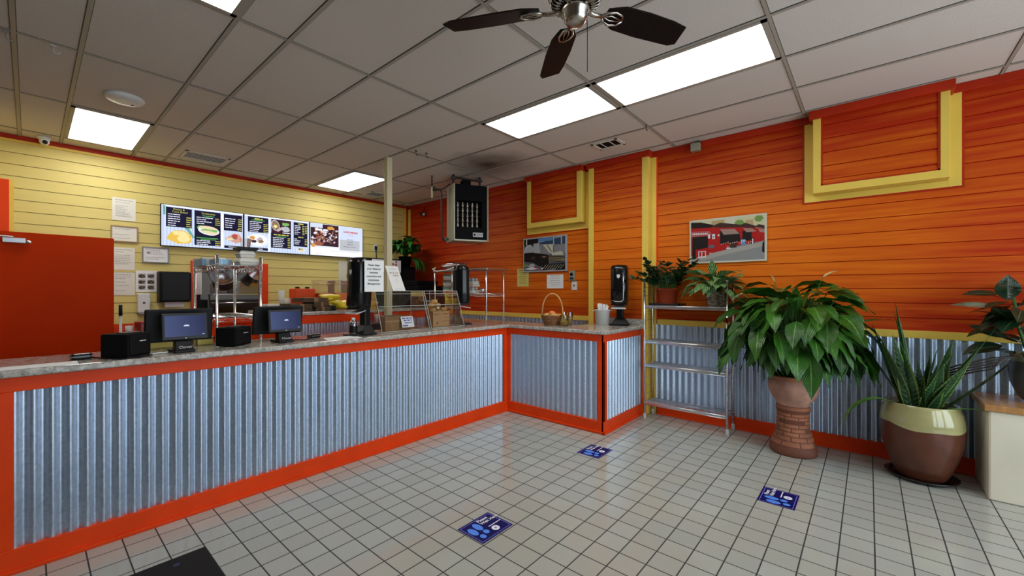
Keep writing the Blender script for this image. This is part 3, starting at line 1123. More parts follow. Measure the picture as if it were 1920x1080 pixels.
# ------------------------------------------------------------------ service counter
t = thing('service_counter', 'long L-shaped counter base faced in corrugated metal with orange boards', 'counter', (1.9, 3.5, 0))
mb = W(t)
mb.box(-0.35, 4.27, 3.335, 3.83, 0, 1.013)
mb.box(3.925, 4.27, 2.045, 3.335, 0, 1.013)
mb.box(4.27, 4.884, 2.045, 2.56, 0, 1.013)
mb.box(3.6, 4.27, 3.83, 4.47, 0, 1.013)
mb.obj('carcass', 'orange_trim', t)
corrugated(W(t), 'x', -0.06, 3.85, 0.115, 0.955, 3.330, -1, amp=0.021).obj('corrugated_panel', 'galvanised', t)
corrugated(W(t), 'y', 2.08, 3.27, 0.115, 0.955, 3.918, -1, amp=0.020).obj('corrugated_panel', 'galvanised', t)
corrugated(W(t), 'x', 3.96, 4.86, 0.115, 0.955, 2.038, -1, amp=0.020).obj('corrugated_panel', 'galvanised', t)


def board(*boxes):
    mb = W(t)
    for b in boxes:
        mb.box(*b)
    return mb.obj('trim_board', 'orange_trim', t, bevel=0.003)


board((-0.35, 3.898, 3.306, 3.33, 0.938, 1.013))
board((-0.35, 3.898, 3.303, 3.33, 0.0, 0.124), (-0.35, 3.898, 3.284, 3.31, 0.0, 0.022))
board((-0.35, -0.052, 3.306, 3.33, 0.124, 0.938))
board((3.842, 3.898, 3.306, 3.33, 0.124, 0.938))
board((3.894, 3.92, 2.02, 3.306, 0.940, 1.013))
board((3.891, 3.92, 2.02, 3.306, 0.0, 0.124), (3.872, 3.90, 2.0, 3.29, 0.0, 0.022))
board((3.894, 3.92, 3.255, 3.306, 0.124, 0.94))
board((3.894, 3.92, 2.014, 2.086, 0.124, 0.94), (3.894, 3.968, 2.014, 2.04, 0.124, 0.94))
board((3.894, 4.884, 2.014, 2.04, 0.940, 1.013))
board((3.891, 4.884, 2.011, 2.04, 0.0, 0.124), (3.872, 4.884, 1.992, 2.02, 0.0, 0.022))
board((4.845, 4.884, 2.014, 2.04, 0.124, 0.94))

t = thing('countertop', 'speckled grey granite top running along the whole counter', 'countertop', (1.9, 3.5, 1.015))
pts = [(-0.35, 3.275), (3.865, 3.275), (3.865, 1.985), (4.885, 1.985), (4.885, 2.59), (4.31, 2.59), (4.31, 4.5), (3.56, 4.5), (3.56, 3.86), (-0.35, 3.86)]
W(t).prism(pts, 1.0155, CT).obj('slab', 'granite', t, bevel=0.010, bseg=3)
W(t).box(4.862, 4.886, 1.985, 2.55, CT + 0.0005, 1.125).obj('backsplash', 'granite', t, bevel=0.003)

# taller counter behind, by the cream post
t = thing('back_counter', 'taller rear counter with granite top and corrugated front behind the registers', 'counter', (2.6, 4.9, 0))
mb = W(t)
mb.box(1.75, 3.45, 4.59, 5.4, 0, 1.198)
mb.obj('carcass', 'orange_trim', t)
corrugated(W(t), 'x', 1.76, 3.45, 0.12, 1.11, 4.588, -1, amp=0.021).obj('corrugated_panel', 'galvanised', t)
W(t).box(1.74, 3.46, 4.562, 4.60, 1.105, 1.198).obj('trim_board', 'orange_trim', t, bevel=0.003)
W(t).box(1.74, 3.46, 4.562, 4.60, 0, 0.12).obj('trim_board', 'orange_trim', t, bevel=0.003)
W(t).box(1.70, 3.5, 4.545, 5.42, 1.1985, 1.236).obj('slab', 'granite', t, bevel=0.005)
BT = 1.2365

# ------------------------------------------------------------------ on the counter, left to right
tag(MB().box(-0.26, 0.185, 3.295, 3.43, CT + 0.0005, CT + 0.002).obj('paper_sheet', 'paper'), 'white sheet lying on the counter at the left edge of the photo', 'paper', 'sheets on the counter')
tag(MB().prism([(1.63, 3.33), (1.93, 3.295), (1.965, 3.49), (1.68, 3.50)], CT + 0.0005, CT + 0.002).obj('paper_sheet', 'paper'), 'white sheet lying on the counter before the sanitizer stand with the notice', 'paper', 'sheets on the counter')


def card_reader(x, y, rz, label):
    t = thing('card_reader', label, 'card reader', (x, y, CT + 0.0006), rz=R(rz), group='card readers on the counter')
    MB().box(-0.045, 0.045, -0.04, 0.04, 0.0, 0.036).obj('body', 'black_gloss', t, bevel=0.012, bseg=3)
    MB().box(-0.046, 0.046, -0.041, 0.041, 0.018, 0.021).obj('band', 'mid_grey', t)
    return t


card_reader(0.205, 3.50, 5, 'small black card reader beside the left printer')
card_reader(1.645, 3.60, 10, 'small black card reader between the right register and the sanitizer stand')


def printer(x, y, rz, sx, sy, hh, label):
    t = thing('receipt_printer', label, 'printer', (x, y, CT), rz=R(rz), group='black receipt printers')
    MB().box(0, sx, 0, sy, 0.004, hh).obj('body', 'black_matte', t, bevel=0.008)
    MB().box(0.012, sx - 0.012, -0.006, 0.004, 0.02, hh - 0.012).obj('front_cover', 'black_plastic', t, bevel=0.003)
    MB().box(0.03, sx - 0.03, 0.03, sy * 0.6, hh - 0.002, hh + 0.006).obj('lid', 'black_plastic', t, bevel=0.003)
    MB().box(sx * 0.45, sx * 0.72, -0.0075, -0.005, hh * 0.66, hh * 0.70).obj('logo', 'light_grey', t)
    return t


printer(0.392, 3.305, 42, 0.17, 0.165, 0.147, 'black receipt printer left of the left register')
printer(0.995, 3.43, 40, 0.19, 0.15, 0.140, 'black receipt printer between the two registers')


def register(x, y, label):
    t = thing('cash_register', label, 'cash register', (x, y, CT), group='registers on the counter')
    mb = MB()
    mb.prism([(-0.055, -0.06), (0.055, -0.06), (0.07, 0.09), (-0.07, 0.09)], 0.002, 0.018)
    mb.add([(-0.05, -0.05, 0.018), (0.05, -0.05, 0.018), (0.05, 0.04, 0.018), (-0.05, 0.04, 0.018),
            (-0.035, 0.035, 0.15), (0.035, 0.035, 0.15), (0.035, 0.075, 0.15), (-0.035, 0.075, 0.15)],
           [(0, 3, 2, 1), (4, 5, 6, 7), (0, 1, 5, 4), (1, 2, 6, 5), (2, 3, 7, 6), (3, 0, 4, 7)])
    st = mb.obj('stand', 'black_plastic', t, bevel=0.004)
    text(st, 'Clover', 0.026, (0.004, -0.0485, 0.036), 'light_grey', rot=(R(58), 0, 0))
    mb = MB()
    mb.M = Matrix.Translation((0.005, 0.12, 0.170)) @ Matrix.Rotation(R(10), 4, 'X')
    mb.box(-0.19, 0.19, -0.012, 0.016, -0.11, 0.115)
    mb.obj('main_monitor', 'black_plastic', t, bevel=0.008)
    Mx = Matrix.Translation((0.01, -0.005, 0.170)) @ Matrix.Rotation(R(-8), 4, 'X')
    mb = MB()
    mb.M = Mx
    mb.box(-0.125, 0.125, -0.008, 0.010, -0.088, 0.088)
    dp = mb.obj('customer_display', 'dark_grey', t, bevel=0.006)
    mb = MB()
    mb.M = Mx
    mb.box(-0.110, 0.112, -0.0095, -0.0075, -0.066, 0.072)
    sc = mb.obj('screen', 'register_screen', dp)
    mb = MB()
    mb.M = Mx
    mb.poly([(-0.012, -0.0105, 0.0), (0.022, -0.0105, 0.0), (0.016, -0.0105, 0.010), (-0.004, -0.0105, 0.010)])
    mb.poly([(0.09, -0.0105, -0.058), (0.106, -0.0105, -0.058), (0.106, -0.0105, -0.055), (0.09, -0.0105, -0.055)])
    mb.obj('screen_logo', 'register_glow', dp, fix=False)
    mb = MB()
    mb.M = Mx
    mb.lathe([(0.0, 0), (0.005, 0)], 10)
    mb = MB()
    mb.M = Mx @ Matrix.Translation((0.0, -0.009, -0.078)) @ Matrix.Rotation(R(90), 4, 'X')
    mb.lathe([(0.005, 0), (0.005, 0.0015), (0.0, 0.0015)], 12, cap0=False)
    mb.obj('home_button', 'light_grey', dp)
    return t


m, nt, p = nodes_of('register_screen', 0.3)
p.inputs['Specular IOR Level'].default_value = 0.12
p.inputs['Base Color'].default_value = (0.01, 0.012, 0.03, 1)
vec, X, Y, Z = xyz(nt)
g = ramp(nt, X, -0.12, 0.12)
nt.links.new(mix_col(nt, g, (0.055, 0.075, 0.18), (0.010, 0.014, 0.055)), p.inputs['Emission Color'])
p.inputs['Emission Strength'].default_value = 0.9
emit('register_glow', (0.75, 0.8, 0.95), 0.8)
register(0.685, 3.42, 'black register with small blue screen on the left, under the paper towel box')
register(1.345, 3.47, 'black register with small blue screen on the right, before the rear counter')


def cable(pts, r, label, m='black_plastic', g='cables on the counter'):
    return tag(MB().tube(pts, r, 6).obj('cable', m), label, 'cable', g)


cable([(0.25, 3.52, CT + 0.005), (0.30, 3.40, CT + 0.005), (0.36, 3.30, CT + 0.005), (0.44, 3.305, CT + 0.005), (0.49, 3.34, CT + 0.005), (0.52, 3.40, CT + 0.006)], 0.004, 'thin black cable looping on the counter before the left printer')
cable([(0.50, 3.43, CT + 0.006), (0.53, 3.39, CT + 0.006), (0.56, 3.43, CT + 0.006), (0.59, 3.40, CT + 0.007), (0.61, 3.45, CT + 0.006)], 0.006, 'pale bundled cable between the left printer and the left register', 'light_grey')
cable([(1.42, 3.58, CT + 0.005), (1.47, 3.50, CT + 0.005), (1.52, 3.48, CT + 0.005), (1.58, 3.53, CT + 0.005), (1.60, 3.57, CT + 0.005)], 0.004, 'black cable from the right register to the card reader')


def tray_box(x0, x1, y, label):
    t = thing('tray_box', label, 'tray', ((x0 + x1) / 2, y, CT + 0.0005), group='yellow tray boxes')
    a = (x1 - x0) / 2
    mb = MB()
    mb.box(-a, a, 0.0, 0.004, 0.0, 0.05)
    mb.box(-a, a, 0.09, 0.094, 0.0, 0.05)
    mb.box(-a, -a + 0.004, 0.0, 0.094, 0.0, 0.05)
    mb.box(a - 0.004, a, 0.0, 0.094, 0.0, 0.05)
    mb.box(-a, a, 0, 0.094, 0.001, 0.004)
    mb.obj('body', 'note_yellow', t)
    mb = MB()
    for q in ((-a - 0.004, a + 0.004, -0.004, 0.006), (-a - 0.004, a + 0.004, 0.088, 0.098), (-a - 0.004, -a + 0.006, -0.004, 0.098), (a - 0.006, a + 0.004, -0.004, 0.098)):
        mb.box(q[0], q[1], q[2], q[3], 0.048, 0.058)
    mb.obj('rim', 'cardboard', t)


tray_box(0.53, 0.69, 3.725, 'yellow tray box behind the left register, left of its stand')
tray_box(0.83, 0.94, 3.73, 'yellow tray box behind the left register, right of its stand')


# countertop hand sanitizer dispensers: the front faces local -y
def sanitizer_stand(x, y, rz, label, chrome=False):
    t = thing('sanitizer_stand', label, 'hand sanitizer dispenser', (x, y, CT), rz=R(rz), group='countertop sanitizer stands')
    mb = MB()
    mb.prism([(-0.115, -0.07), (-0.085, -0.14), (0.085, -0.14), (0.115, -0.07), (0.115, 0.09), (-0.115, 0.09)], 0.001, 0.012)
    mb.add([(-0.10, -0.06, 0.012), (0.10, -0.06, 0.012), (0.10, 0.085, 0.012), (-0.10, 0.085, 0.012),
            (-0.045, 0.0, 0.09), (0.045, 0.0, 0.09), (0.045, 0.075, 0.09), (-0.045, 0.075, 0.09)],
           [(0, 3, 2, 1), (4, 5, 6, 7), (0, 1, 5, 4), (1, 2, 6, 5), (2, 3, 7, 6), (3, 0, 4, 7)])
    mb.obj('foot', 'black_plastic', t, bevel=0.003)
    MB().box(-0.04, 0.04, 0.005, 0.075, 0.08, 0.66).obj('column', 'black_plastic', t, bevel=0.012)
    # rounded cover: section in x,y, slightly leaning nose
    mb = MB()
    pts = []
    n = 14
    for k in range(n + 1):
        a = math.pi * k / n
        pts.append((-0.098 * math.cos(a), -0.035 - 0.085 * math.sin(a) ** 0.6))
    pts = [(-0.098, 0.04)] + pts + [(0.098, 0.04)]
    rings = [(0.255, 0.90, 0.0), (0.275, 1.0, -0.012), (0.45, 1.0, 0.0), (0.66, 1.0, 0.0), (0.695, 0.97, 0.004), (0.712, 0.86, 0.012), (0.718, 0.55, 0.02)]
    vs = []
    for zz, sc, dy in rings:
        for (a, b) in pts:
            vs.append((a * sc, b * sc + dy, zz))
    k = len(pts)
    fs = []
    for j in range(len(rings) - 1):
        for i in range(k):
            i2 = (i + 1) % k
            fs.append((j * k + i, j * k + i2, (j + 1) * k + i2, (j + 1) * k + i))
    fs.append(list(range(k))[::-1])
    fs.append([(len(rings) - 1) * k + i for i in range(k)])
    mb.add(vs, fs, 0, True)
    cv = mb.obj('cover', 'black_gloss', t)
    mb = MB()
    mb.poly([(-0.018, -0.1215, 0.60), (0.018, -0.1215, 0.60), (0.018, -0.1215, 0.572), (0.0, -0.1215, 0.552), (-0.018, -0.1215, 0.572)])
    mb.obj('badge', 'light_grey', cv, fix=False)
    mb = MB()
    if chrome:
      mb.tube([(0.055, -0.122, 0.62), (0.058, -0.124, 0.45), (0.056, -0.126, 0.30), (0.03, -0.132, 0.283), (-0.03, -0.132, 0.283), (-0.07, -0.122, 0.30)], 0.004, 6)
    if chrome:
        mb.obj('chrome_edge', 'chrome', cv)
    MB().box(-0.09, 0.09, -0.1, 0.03, 0.237, 0.257).obj('nozzle_shroud', 'black_plastic', t, bevel=0.006)
    mb = MB()
    mb.add([(-0.085, -0.12, 0.196), (0.085, -0.12, 0.196), (0.05, 0.01, 0.222), (-0.05, 0.01, 0.222), (-0.085, -0.12, 0.206), (0.085, -0.12, 0.206), (0.05, 0.01, 0.232), (-0.05, 0.01, 0.232)],
           [(0, 3, 2, 1), (4, 5, 6, 7), (0, 1, 5, 4), (1, 2, 6, 5), (2, 3, 7, 6), (3, 0, 4, 7)])
    mb.obj('drip_tray', 'light_grey', t)
    return t


sanitizer_stand(2.055, 3.52, -82, 'black sanitizer stand carrying the white distance notice')
sanitizer_stand(3.50, 3.74, 62, 'black sanitizer stand between the right display case and the metal shelf')
sanitizer_stand(4.71, 2.23, -72, 'glossy black sanitizer stand beside the white utensil tub', True)

t = thing('notice', 'white notice asking to keep distance, taped to a sanitizer stand', 'notice', (2.10, 3.385, 1.455), frame=((0.995, -0.1, 0), (0, 0, 1), (-0.1, -0.995, 0)))
MB().box(-0.09, 0.098, 0.0, 0.285, 0, 0.0015).obj('sheet', 'paper', t)
for k, (s, w) in enumerate((('Please keep', 0), ('your distance', 0), ('between', 0), ('customers and', 0), ('employees.', 0), ('Management', 0))):
    text(t, s, 0.024, (0.0, 0.243 - k * 0.034, 0.0022), 'ink', bold=0.0006)

t = thing('sanitizer_bottle', 'small clear bottle with black label on the foot of the notice stand', 'bottle', (1.965, 3.505, CT + 0.0135))
MB().lathe([(0.033, 0), (0.035, 0.01), (0.035, 0.10), (0.028, 0.118), (0.014, 0.128), (0.014, 0.135)], 20).obj('bottle', 'clear_bag', t)
MB().lathe([(0.0356, 0.012), (0.0356, 0.075)], 20, cap0=False, cap1=False).obj('label_band', 'black_plastic', t)
MB().lathe([(0.016, 0.130), (0.016, 0.150), (0.0, 0.150)], 14).obj('cap', 'white_plastic', t)


# acrylic bakery cases
def display_case(x0, x1, label):
    t = thing('display_case', label, 'display case', ((x0 + x1) / 2, 3.66, CT), group='clear bakery cases')
    mbx = lambda: W(t)
    yf, yt, yb, z0, z1 = 3.50, 3.63, 3.83, CT + 0.004, 1.462
    mb = mbx()
    mb.poly([(x0, yf, z0), (x1, yf, z0), (x1, yt, z1), (x0, yt, z1)])
    mb.obj('front_panel', 'acrylic', t, fix=False)
    mbx().poly([(x0, yb, z0), (x1, yb, z0), (x1, yb, z1), (x0, yb, z1)]).obj('back_panel', 'acrylic', t, fix=False)
    mbx().poly([(x0, yt, z1), (x1, yt, z1), (x1, yb, z1), (x0, yb, z1)]).obj('top_panel', 'acrylic', t, fix=False)
    for x in (x0, x1):
        mbx().poly([(x, yf, z0), (x, yb, z0), (x, yb, z1), (x, yt, z1)]).obj('side_panel', 'acrylic', t, fix=False)
    mbx().poly([(x0, 3.56, z0 + 0.25), (x1, 3.56, z0 + 0.25), (x1, yb, z0 + 0.25), (x0, yb, z0 + 0.25)]).obj('shelf', 'acrylic', t, fix=False)
    r = 0.0035
    mb = mbx()
    for x in (x0, x1):
        mb.tube([(x, yf, z0), (x, yt, z1)], r, 6)
        mb.tube([(x, yt, z1), (x, yb, z1)], r, 6)
        mb.tube([(x, yb, z0), (x, yb, z1)], r, 6)
        mb.tube([(x, yf, z0 + 0.003), (x, yb, z0 + 0.003)], r, 6)
    for q in ((yf, z0 + 0.003), (yt, z1), (yb, z1), (3.56, z0 + 0.25)):
        mb.tube([(x0, q[0], q[1]), (x1, q[0], q[1])], r, 6)
    mb.tube([(x0, yt - 0.008, z1 - 0.03), (x1, yt - 0.008, z1 - 0.03)], 0.002, 6)
    mb.tube([((x0 + x1) / 2, yb, z0), ((x0 + x1) / 2, yb, z1)], r, 6)
    mb.obj('edges', 'acrylic_edge', t)
    return t


display_case(2.262, 2.845, 'clear acrylic case holding a closed brown box, left of the two')
display_case(2.872, 3.355, 'clear acrylic case holding a box of wrapped pastries')
# brown box in the left case
t = thing('cardboard_box', 'brown cardboard box in the left acrylic case', 'box', (2.5, 3.69, CT + 0.001))
mb = W(t)
mb.box(2.345, 2.665, 3.575, 3.805, CT + 0.0015, 1.205)
mb.obj('carton', 'cardboard_dark', t, bevel=0.003)
W(t).box(2.345, 2.665, 3.5735, 3.5755, 1.15, 1.165).obj('tape', 'cardboard', t)
W(t).box(2.60, 2.66, 3.573, 3.5745, 1.085, 1.092).obj('print', 'cardboard', t)
t = thing('label_card', 'white label with blue print on the left acrylic case front', 'label', (2.59, 3.527, 1.09), frame=((1, 0, 0), (0, 0.305, 0.952), (0, -0.952, 0.305)))
MB().box(-0.075, 0.075, 0, 0.115, 0, 0.0012).obj('card', 'paper', t)
pl = []
rr = random.Random(4)
words(pl, 'ink_blue', -0.06, 0.095, 0.12, 0.013, rr)
words(pl, 'ink_blue', -0.045, 0.073, 0.10, 0.013, rr)
words(pl, 'ink_blue', -0.04, 0.047, 0.09, 0.011, rr)
words(pl, 'ink_blue', -0.065, 0.018, 0.07, 0.013, rr)
flat('print', t, pl, 0.0018, 0.0001)
# open box of pastries
t = thing('cardboard_box', 'tan open carton filled with wrapped pastries in the right acrylic case', 'box', (3.08, 3.70, CT + 0.001))
bx = (2.955, 3.205, 3.585, 3.805)
mb = W(t)
mb.box(bx[0], bx[1], bx[2], bx[2] + 0.004, CT + 0.002, 1.236)
mb.box(bx[0], bx[1], bx[3] - 0.004, bx[3], CT + 0.002, 1.236)
mb.box(bx[0], bx[0] + 0.004, bx[2], bx[3], CT + 0.002, 1.236)
mb.box(bx[1] - 0.004, bx[1], bx[2], bx[3], CT + 0.002, 1.236)
mb.box(bx[0], bx[1], bx[2], bx[3], CT + 0.002, CT + 0.006)
mb.box(bx[0] + 0.004, bx[1] - 0.004, bx[2] + 0.004, bx[3] - 0.004, CT + 0.006, 1.212)
mb.obj('carton', 'cardboard', t)
pl = []
rr = random.Random(8)
words(pl, 'cardboard_dark', 2.98, 1.205, 0.07, 0.014, rr)
words(pl, 'ink_brown', 3.11, 1.205, 0.08, 0.012, rr)
words(pl, 'ink_brown', 3.12, 1.165, 0.07, 0.006, rr)
pl.append(('ink_brown', ell(3.02, 1.105, 0.012, 0.016)))
words(pl, 'cardboard_dark', 3.09, 1.125, 0.10, 0.01, rr)
mb = W(t)
for k, (mn, q) in enumerate(pl):
    mb.poly([(x, 3.5835 - 0.0001 * k, y) for x, y in q], 0 if mn == 'ink_brown' else 1)
mb.obj('print', ['ink_brown', 'cardboard_dark'], t, fix=False)


def lump(c, r, sc, seed, n=14, amp=0.16):
    rr = random.Random(seed)
    mb = MB()
    ph = [rr.uniform(0, 6.28) for _ in range(6)]
    k = n // 2
    vs, fs = [], []
    for j in range(k + 1):
        a = -math.pi / 2 + math.pi * j / k
        for i in range(n):
            b = 2 * math.pi * i / n
            q = r * (1 + amp * (math.sin(3 * b + ph[0] + 2 * a) * math.cos(a) + 0.6 * math.sin(5 * b + ph[1] - 3 * a) * math.cos(a) + 0.5 * math.sin(4 * a + ph[2])))
            vs.append((c[0] + sc[0] * q * math.cos(a) * math.cos(b), c[1] + sc[1] * q * math.cos(a) * math.sin(b), c[2] + sc[2] * q * math.sin(a)))
    for j in range(k):
        for i in range(n):
            i2 = (i + 1) % n
            fs.append((j * n + i, j * n + i2, (j + 1) * n + i2, (j + 1) * n + i))
    mb.add(vs, fs, 0, True)
    return mb


pos = [(3.005, 3.645, 1.250), (3.08, 3.65, 1.245), (3.155, 3.645, 1.250), (3.005, 3.745, 1.255), (3.085, 3.745, 1.250), (3.155, 3.745, 1.255), (3.03, 3.70, 1.298), (3.12, 3.705, 1.298), (3.075, 3.70, 1.338)]
for k, q in enumerate(pos):
    o = lump(q, 0.046, (0.95, 0.85, 0.62), 20 + k, amp=0.1).obj('pastry', 'bread')
    tag(o, 'golden brown pastry heaped in the open carton of the right acrylic case', 'pastry', 'pastries in the carton')
o = lump((3.06, 3.612, 1.268), 0.034, (1.3, 0.7, 0.7), 77).obj('pastry_bag', 'clear_bag')
tag(o, 'shiny clear wrapper bag in front of the pastry heap', 'bag')

# pick-up sign leaning back on the left case
lean = Vector((0, 0.49, 0.872)).normalized()
nrm = Vector((1, 0, 0)).cross(lean)
t = thing('pickup_sign', 'white tilted sign reading pick up here, on the left acrylic case', 'sign', (2.575, 3.665, 1.466), frame=((1, 0, 0), lean, nrm))
MB().box(-0.078, 0.078, 0, 0.30, -0.002, 0.002).obj('panel', 'white_plastic', t)
text(t, 'PICK UP', 0.030, (0.002, 0.212, 0.0026), 'ink_brown', bold=0.0003)
text(t, 'HERE', 0.030, (0.016, 0.180, 0.0026), 'ink_brown', bold=0.0003)
pl = []
words(pl, 'ink_soft', -0.035, 0.262, 0.08, 0.008, random.Random(3))
pl.append(('ink_soft', ell(0.01, 0.12, 0.018, 0.022)))
pl.append(('white_plastic', ell(0.01, 0.12, 0.015, 0.019)))
pl.append(('ink_soft', rect(-0.045, 0.022, 0.05, 0.0245)))
flat('print', t, pl, 0.0026, 0.0001)
mb = MB()
mb.M = Matrix((Vector((1, 0, 0)), lean, nrm)).to_4x4() @ Matrix.Translation(-Vector((2.575, 3.665, 1.466)))
mb.box(2.51, 2.64, 3.66, 3.80, 1.4635, 1.4665)
mb.obj('base_plate', 'acrylic_edge', t)


# ------------------------------------------------------------------ wire shelving
def wire_shelf(mb, x0, x1, y0, y1, z, long_x=True, wires=True, zig=0.028):
    r = 0.0035
    for dz in (0, -zig):
        mb.tube([(x0, y0, z + dz), (x1, y0, z + dz), (x1, y1, z + dz), (x0, y1, z + dz)], r, 6, closed=True)
    for a, b in (((x0, y0), (x1, y0)), ((x0, y1), (x1, y1)), ((x0, y0), (x0, y1)), ((x1, y0), (x1, y1))):
        L = math.hypot(b[0] - a[0], b[1] - a[1])
        n = max(2, int(L / 0.035))
        mb.tube([(a[0] + (b[0] - a[0]) * k / n, a[1] + (b[1] - a[1]) * k / n, z - (zig if k % 2 else 0)) for k in range(n + 1)], 0.002, 5)
    if wires:
        if long_x:
            n = int((x1 - x0) / 0.014)
            for k in range(1, n):
                x = x0 + (x1 - x0) * k / n
                mb.tube([(x, y0, z + 0.004), (x, y1, z + 0.004)], 0.0028, 4)
            mb.tube([(x0, (y0 + y1) / 2, z - 0.001), (x1, (y0 + y1) / 2, z - 0.001)], 0.0028, 5)
        else:
            n = int((y1 - y0) / 0.014)
            for k in range(1, n):
                y = y0 + (y1 - y0) * k / n
                mb.tube([(x0, y, z + 0.004), (x1, y, z + 0.004)], 0.0028, 4)
            mb.tube([((x0 + x1) / 2, y0, z - 0.001), ((x0 + x1) / 2, y1, z - 0.001)], 0.0028, 5)


def posts(t, pts, z0, z1, r=0.0125, foot=True):
    for (x, y) in pts:
        mb = W(t)
        mb.tube([(x, y, z0 + (0.05 if foot else 0)), (x, y, z1)], r, 12)
        mb.lathe([(r * 1.15, z1), (r * 1.15, z1 + 0.006), (0, z1 + 0.008)], 12, cx=x, cy=y)
        for k in range(int((z1 - z0 - 0.1) / 0.05)):
            zz = z0 + 0.08 + k * 0.05
            mb.lathe([(r * 1.04, zz), (r * 1.04, zz + 0.004)], 10, cx=x, cy=y, cap0=False, cap1=False)
        po = mb.obj('post', 'chrome', t)
        if foot:
            W(t).lathe([(r * 1.3, z0), (r * 1.5, z0 + 0.01), (r * 1.5, z0 + 0.045), (r, z0 + 0.06)], 12, cx=x, cy=y).obj('foot', 'light_grey', po)


# plant stand on the right
t = thing('plant_shelf', 'chrome wire shelf against the orange wall carrying two potted plants', 'shelf', (4.84, 1.5, 0))
SX0, SX1, SY0, SY1 = 4.705, 4.955, 1.072, 1.925
posts(t, [(SX0, SY0), (SX1, SY0), (SX0, SY1), (SX1, SY1)], 0, 1.56, r=0.0115)
for z in (0.19, 0.622, 0.893, 1.292):
    mb = W(t)
    wire_shelf(mb, SX0, SX1, SY0, SY1, z, long_x=False)
    mb.box(SX0 - 0.008, SX0 + 0.006, SY0, SY1, z - 0.022, z - 0.004)
    if z > 1.2:
        mb.box(SX0, SX1, SY0, SY1, z + 0.0045, z + 0.0055)
    mb.obj('shelf', 'chrome', t)
mb = W(t)
for y in (SY0, SY1):
    for k in range(14):
        z = 0.27 + k * 0.095
        if min(abs(z - q) for q in (0.19, 0.622, 0.893, 1.292)) > 0.03:
            mb.tube([(SX0, y, z), (SX1, y, z)], 0.0022, 5)
mb.obj('end_ladder', 'chrome', t)

# storage rack behind the registers
t = thing('storage_rack', 'tall narrow chrome wire rack behind the registers before the hatch', 'shelf', (1.18, 4.3, 0))
RX0, RX1, RY0, RY1 = 1.015, 1.342, 3.955, 4.64
posts(t, [(RX0, RY0), (RX1, RY0), (RX0, RY1), (RX1, RY1)], 0, 1.755, r=0.0125)
for z in (0.25, 0.75, 1.245, 1.672):
    mb = W(t)
    wire_shelf(mb, RX0, RX1, RY0, RY1, z, long_x=False, zig=0.035)
    mb.obj('shelf', 'chrome', t)
RT = 1.6795


def pack(x0, x1, y0, y1, h, label):
    t = thing('cup_pack', label, 'pack', ((x0 + x1) / 2, (y0 + y1) / 2, RT), group='wrapped packs on the rack')
    a, b = (x1 - x0) / 2, (y1 - y0) / 2
    MB().box(-a, a, -b, b, 0.001, h).obj('wrapper', 'foam_white', t, bevel=0.008)
    mb = MB()
    for s in (-1, 1):
        mb.box(s * a - s * 0.03 if s > 0 else -a - 0.001, a + 0.001 if s > 0 else -a + 0.03, -b - 0.001, b + 0.001, 0.003, h * 0.8)
    mb.obj('blue_end', 'blue_pack', t)


pack(0.995, 1.075, 4.30, 4.58, 0.075, 'blue and white wrapped pack at the left rear of the rack top')
pack(1.035, 1.10, 4.02, 4.24, 0.06, 'blue and white wrapped pack at the front left of the rack top')
pack(1.115, 1.20, 4.22, 4.60, 0.07, 'blue and white wrapped pack lying behind the foam boxes')


def clamshell(z, x, y, w, h, label):
    t = thing('foam_box', label, 'food container', (x, y, z), group='foam containers on the rack')
    a = w / 2
    mb = MB()
    for z0, z1, s0, s1 in ((0.001, h * 0.5, 0.82, 1.0), (h * 0.52, h, 1.0, 0.80)):
        mb.add([(sx * a * s0, sy * a * s0, z0) for sx, sy in ((-1, -1), (1, -1), (1, 1), (-1, 1))] + [(sx * a * s1, sy * a * s1, z1) for sx, sy in ((-1, -1), (1, -1), (1, 1), (-1, 1))],
               [(0, 3, 2, 1), (4, 5, 6, 7), (0, 1, 5, 4), (1, 2, 6, 5), (2, 3, 7, 6), (3, 0, 4, 7)])
    mb.obj('shell', 'foam_white', t, bevel=0.008)
    MB().box(-a * 1.06, a * 1.06, -a * 1.06, a * 1.06, h * 0.485, h * 0.535).obj('flange', 'foam_white', t)


clamshell(RT, 1.265, 4.06, 0.165, 0.066, 'larger white foam clamshell at the bottom of the stack on the rack')
clamshell(RT + 0.067, 1.255, 4.06, 0.130, 0.066, 'white foam clamshell in the middle of the stack on the rack')
o = MB().prism([(1.18, 3.985), (1.33, 3.985), (1.33, 4.135), (1.18, 4.135)], RT + 0.134, RT + 0.160).obj('tray', 'black_plastic', bevel=0.004)
tag(o, 'black plastic tray on the foam clamshells of the rack', 'tray')
t = thing('clear_tub', 'clear plastic tub topping the stack on the rack', 'container', (1.255, 4.06, RT + 0.1605))
mb = MB()
mb.lathe([(0.038, 0.0), (0.046, 0.075), (0.050, 0.078)], 4, cap1=False, smooth=False)
mb.M = None
mb.obj('tub', 'cloudy_plastic', t)
# things on the lower tier
for k, (x, y, h_, lab) in enumerate(((1.10, 4.05, 0.12, 'white cup stack on the lower tier of the storage rack, left'), (1.17, 4.03, 0.09, 'white cup stack on the lower tier of the storage rack, right'))):
    o = MB().lathe([(0.028, 0), (0.036, h_)], 16, cx=x, cy=y).obj('cup_stack', 'foam_white', loc=(0, 0, 0.758))
    tag(o, lab, 'cups', 'cups on the rack')

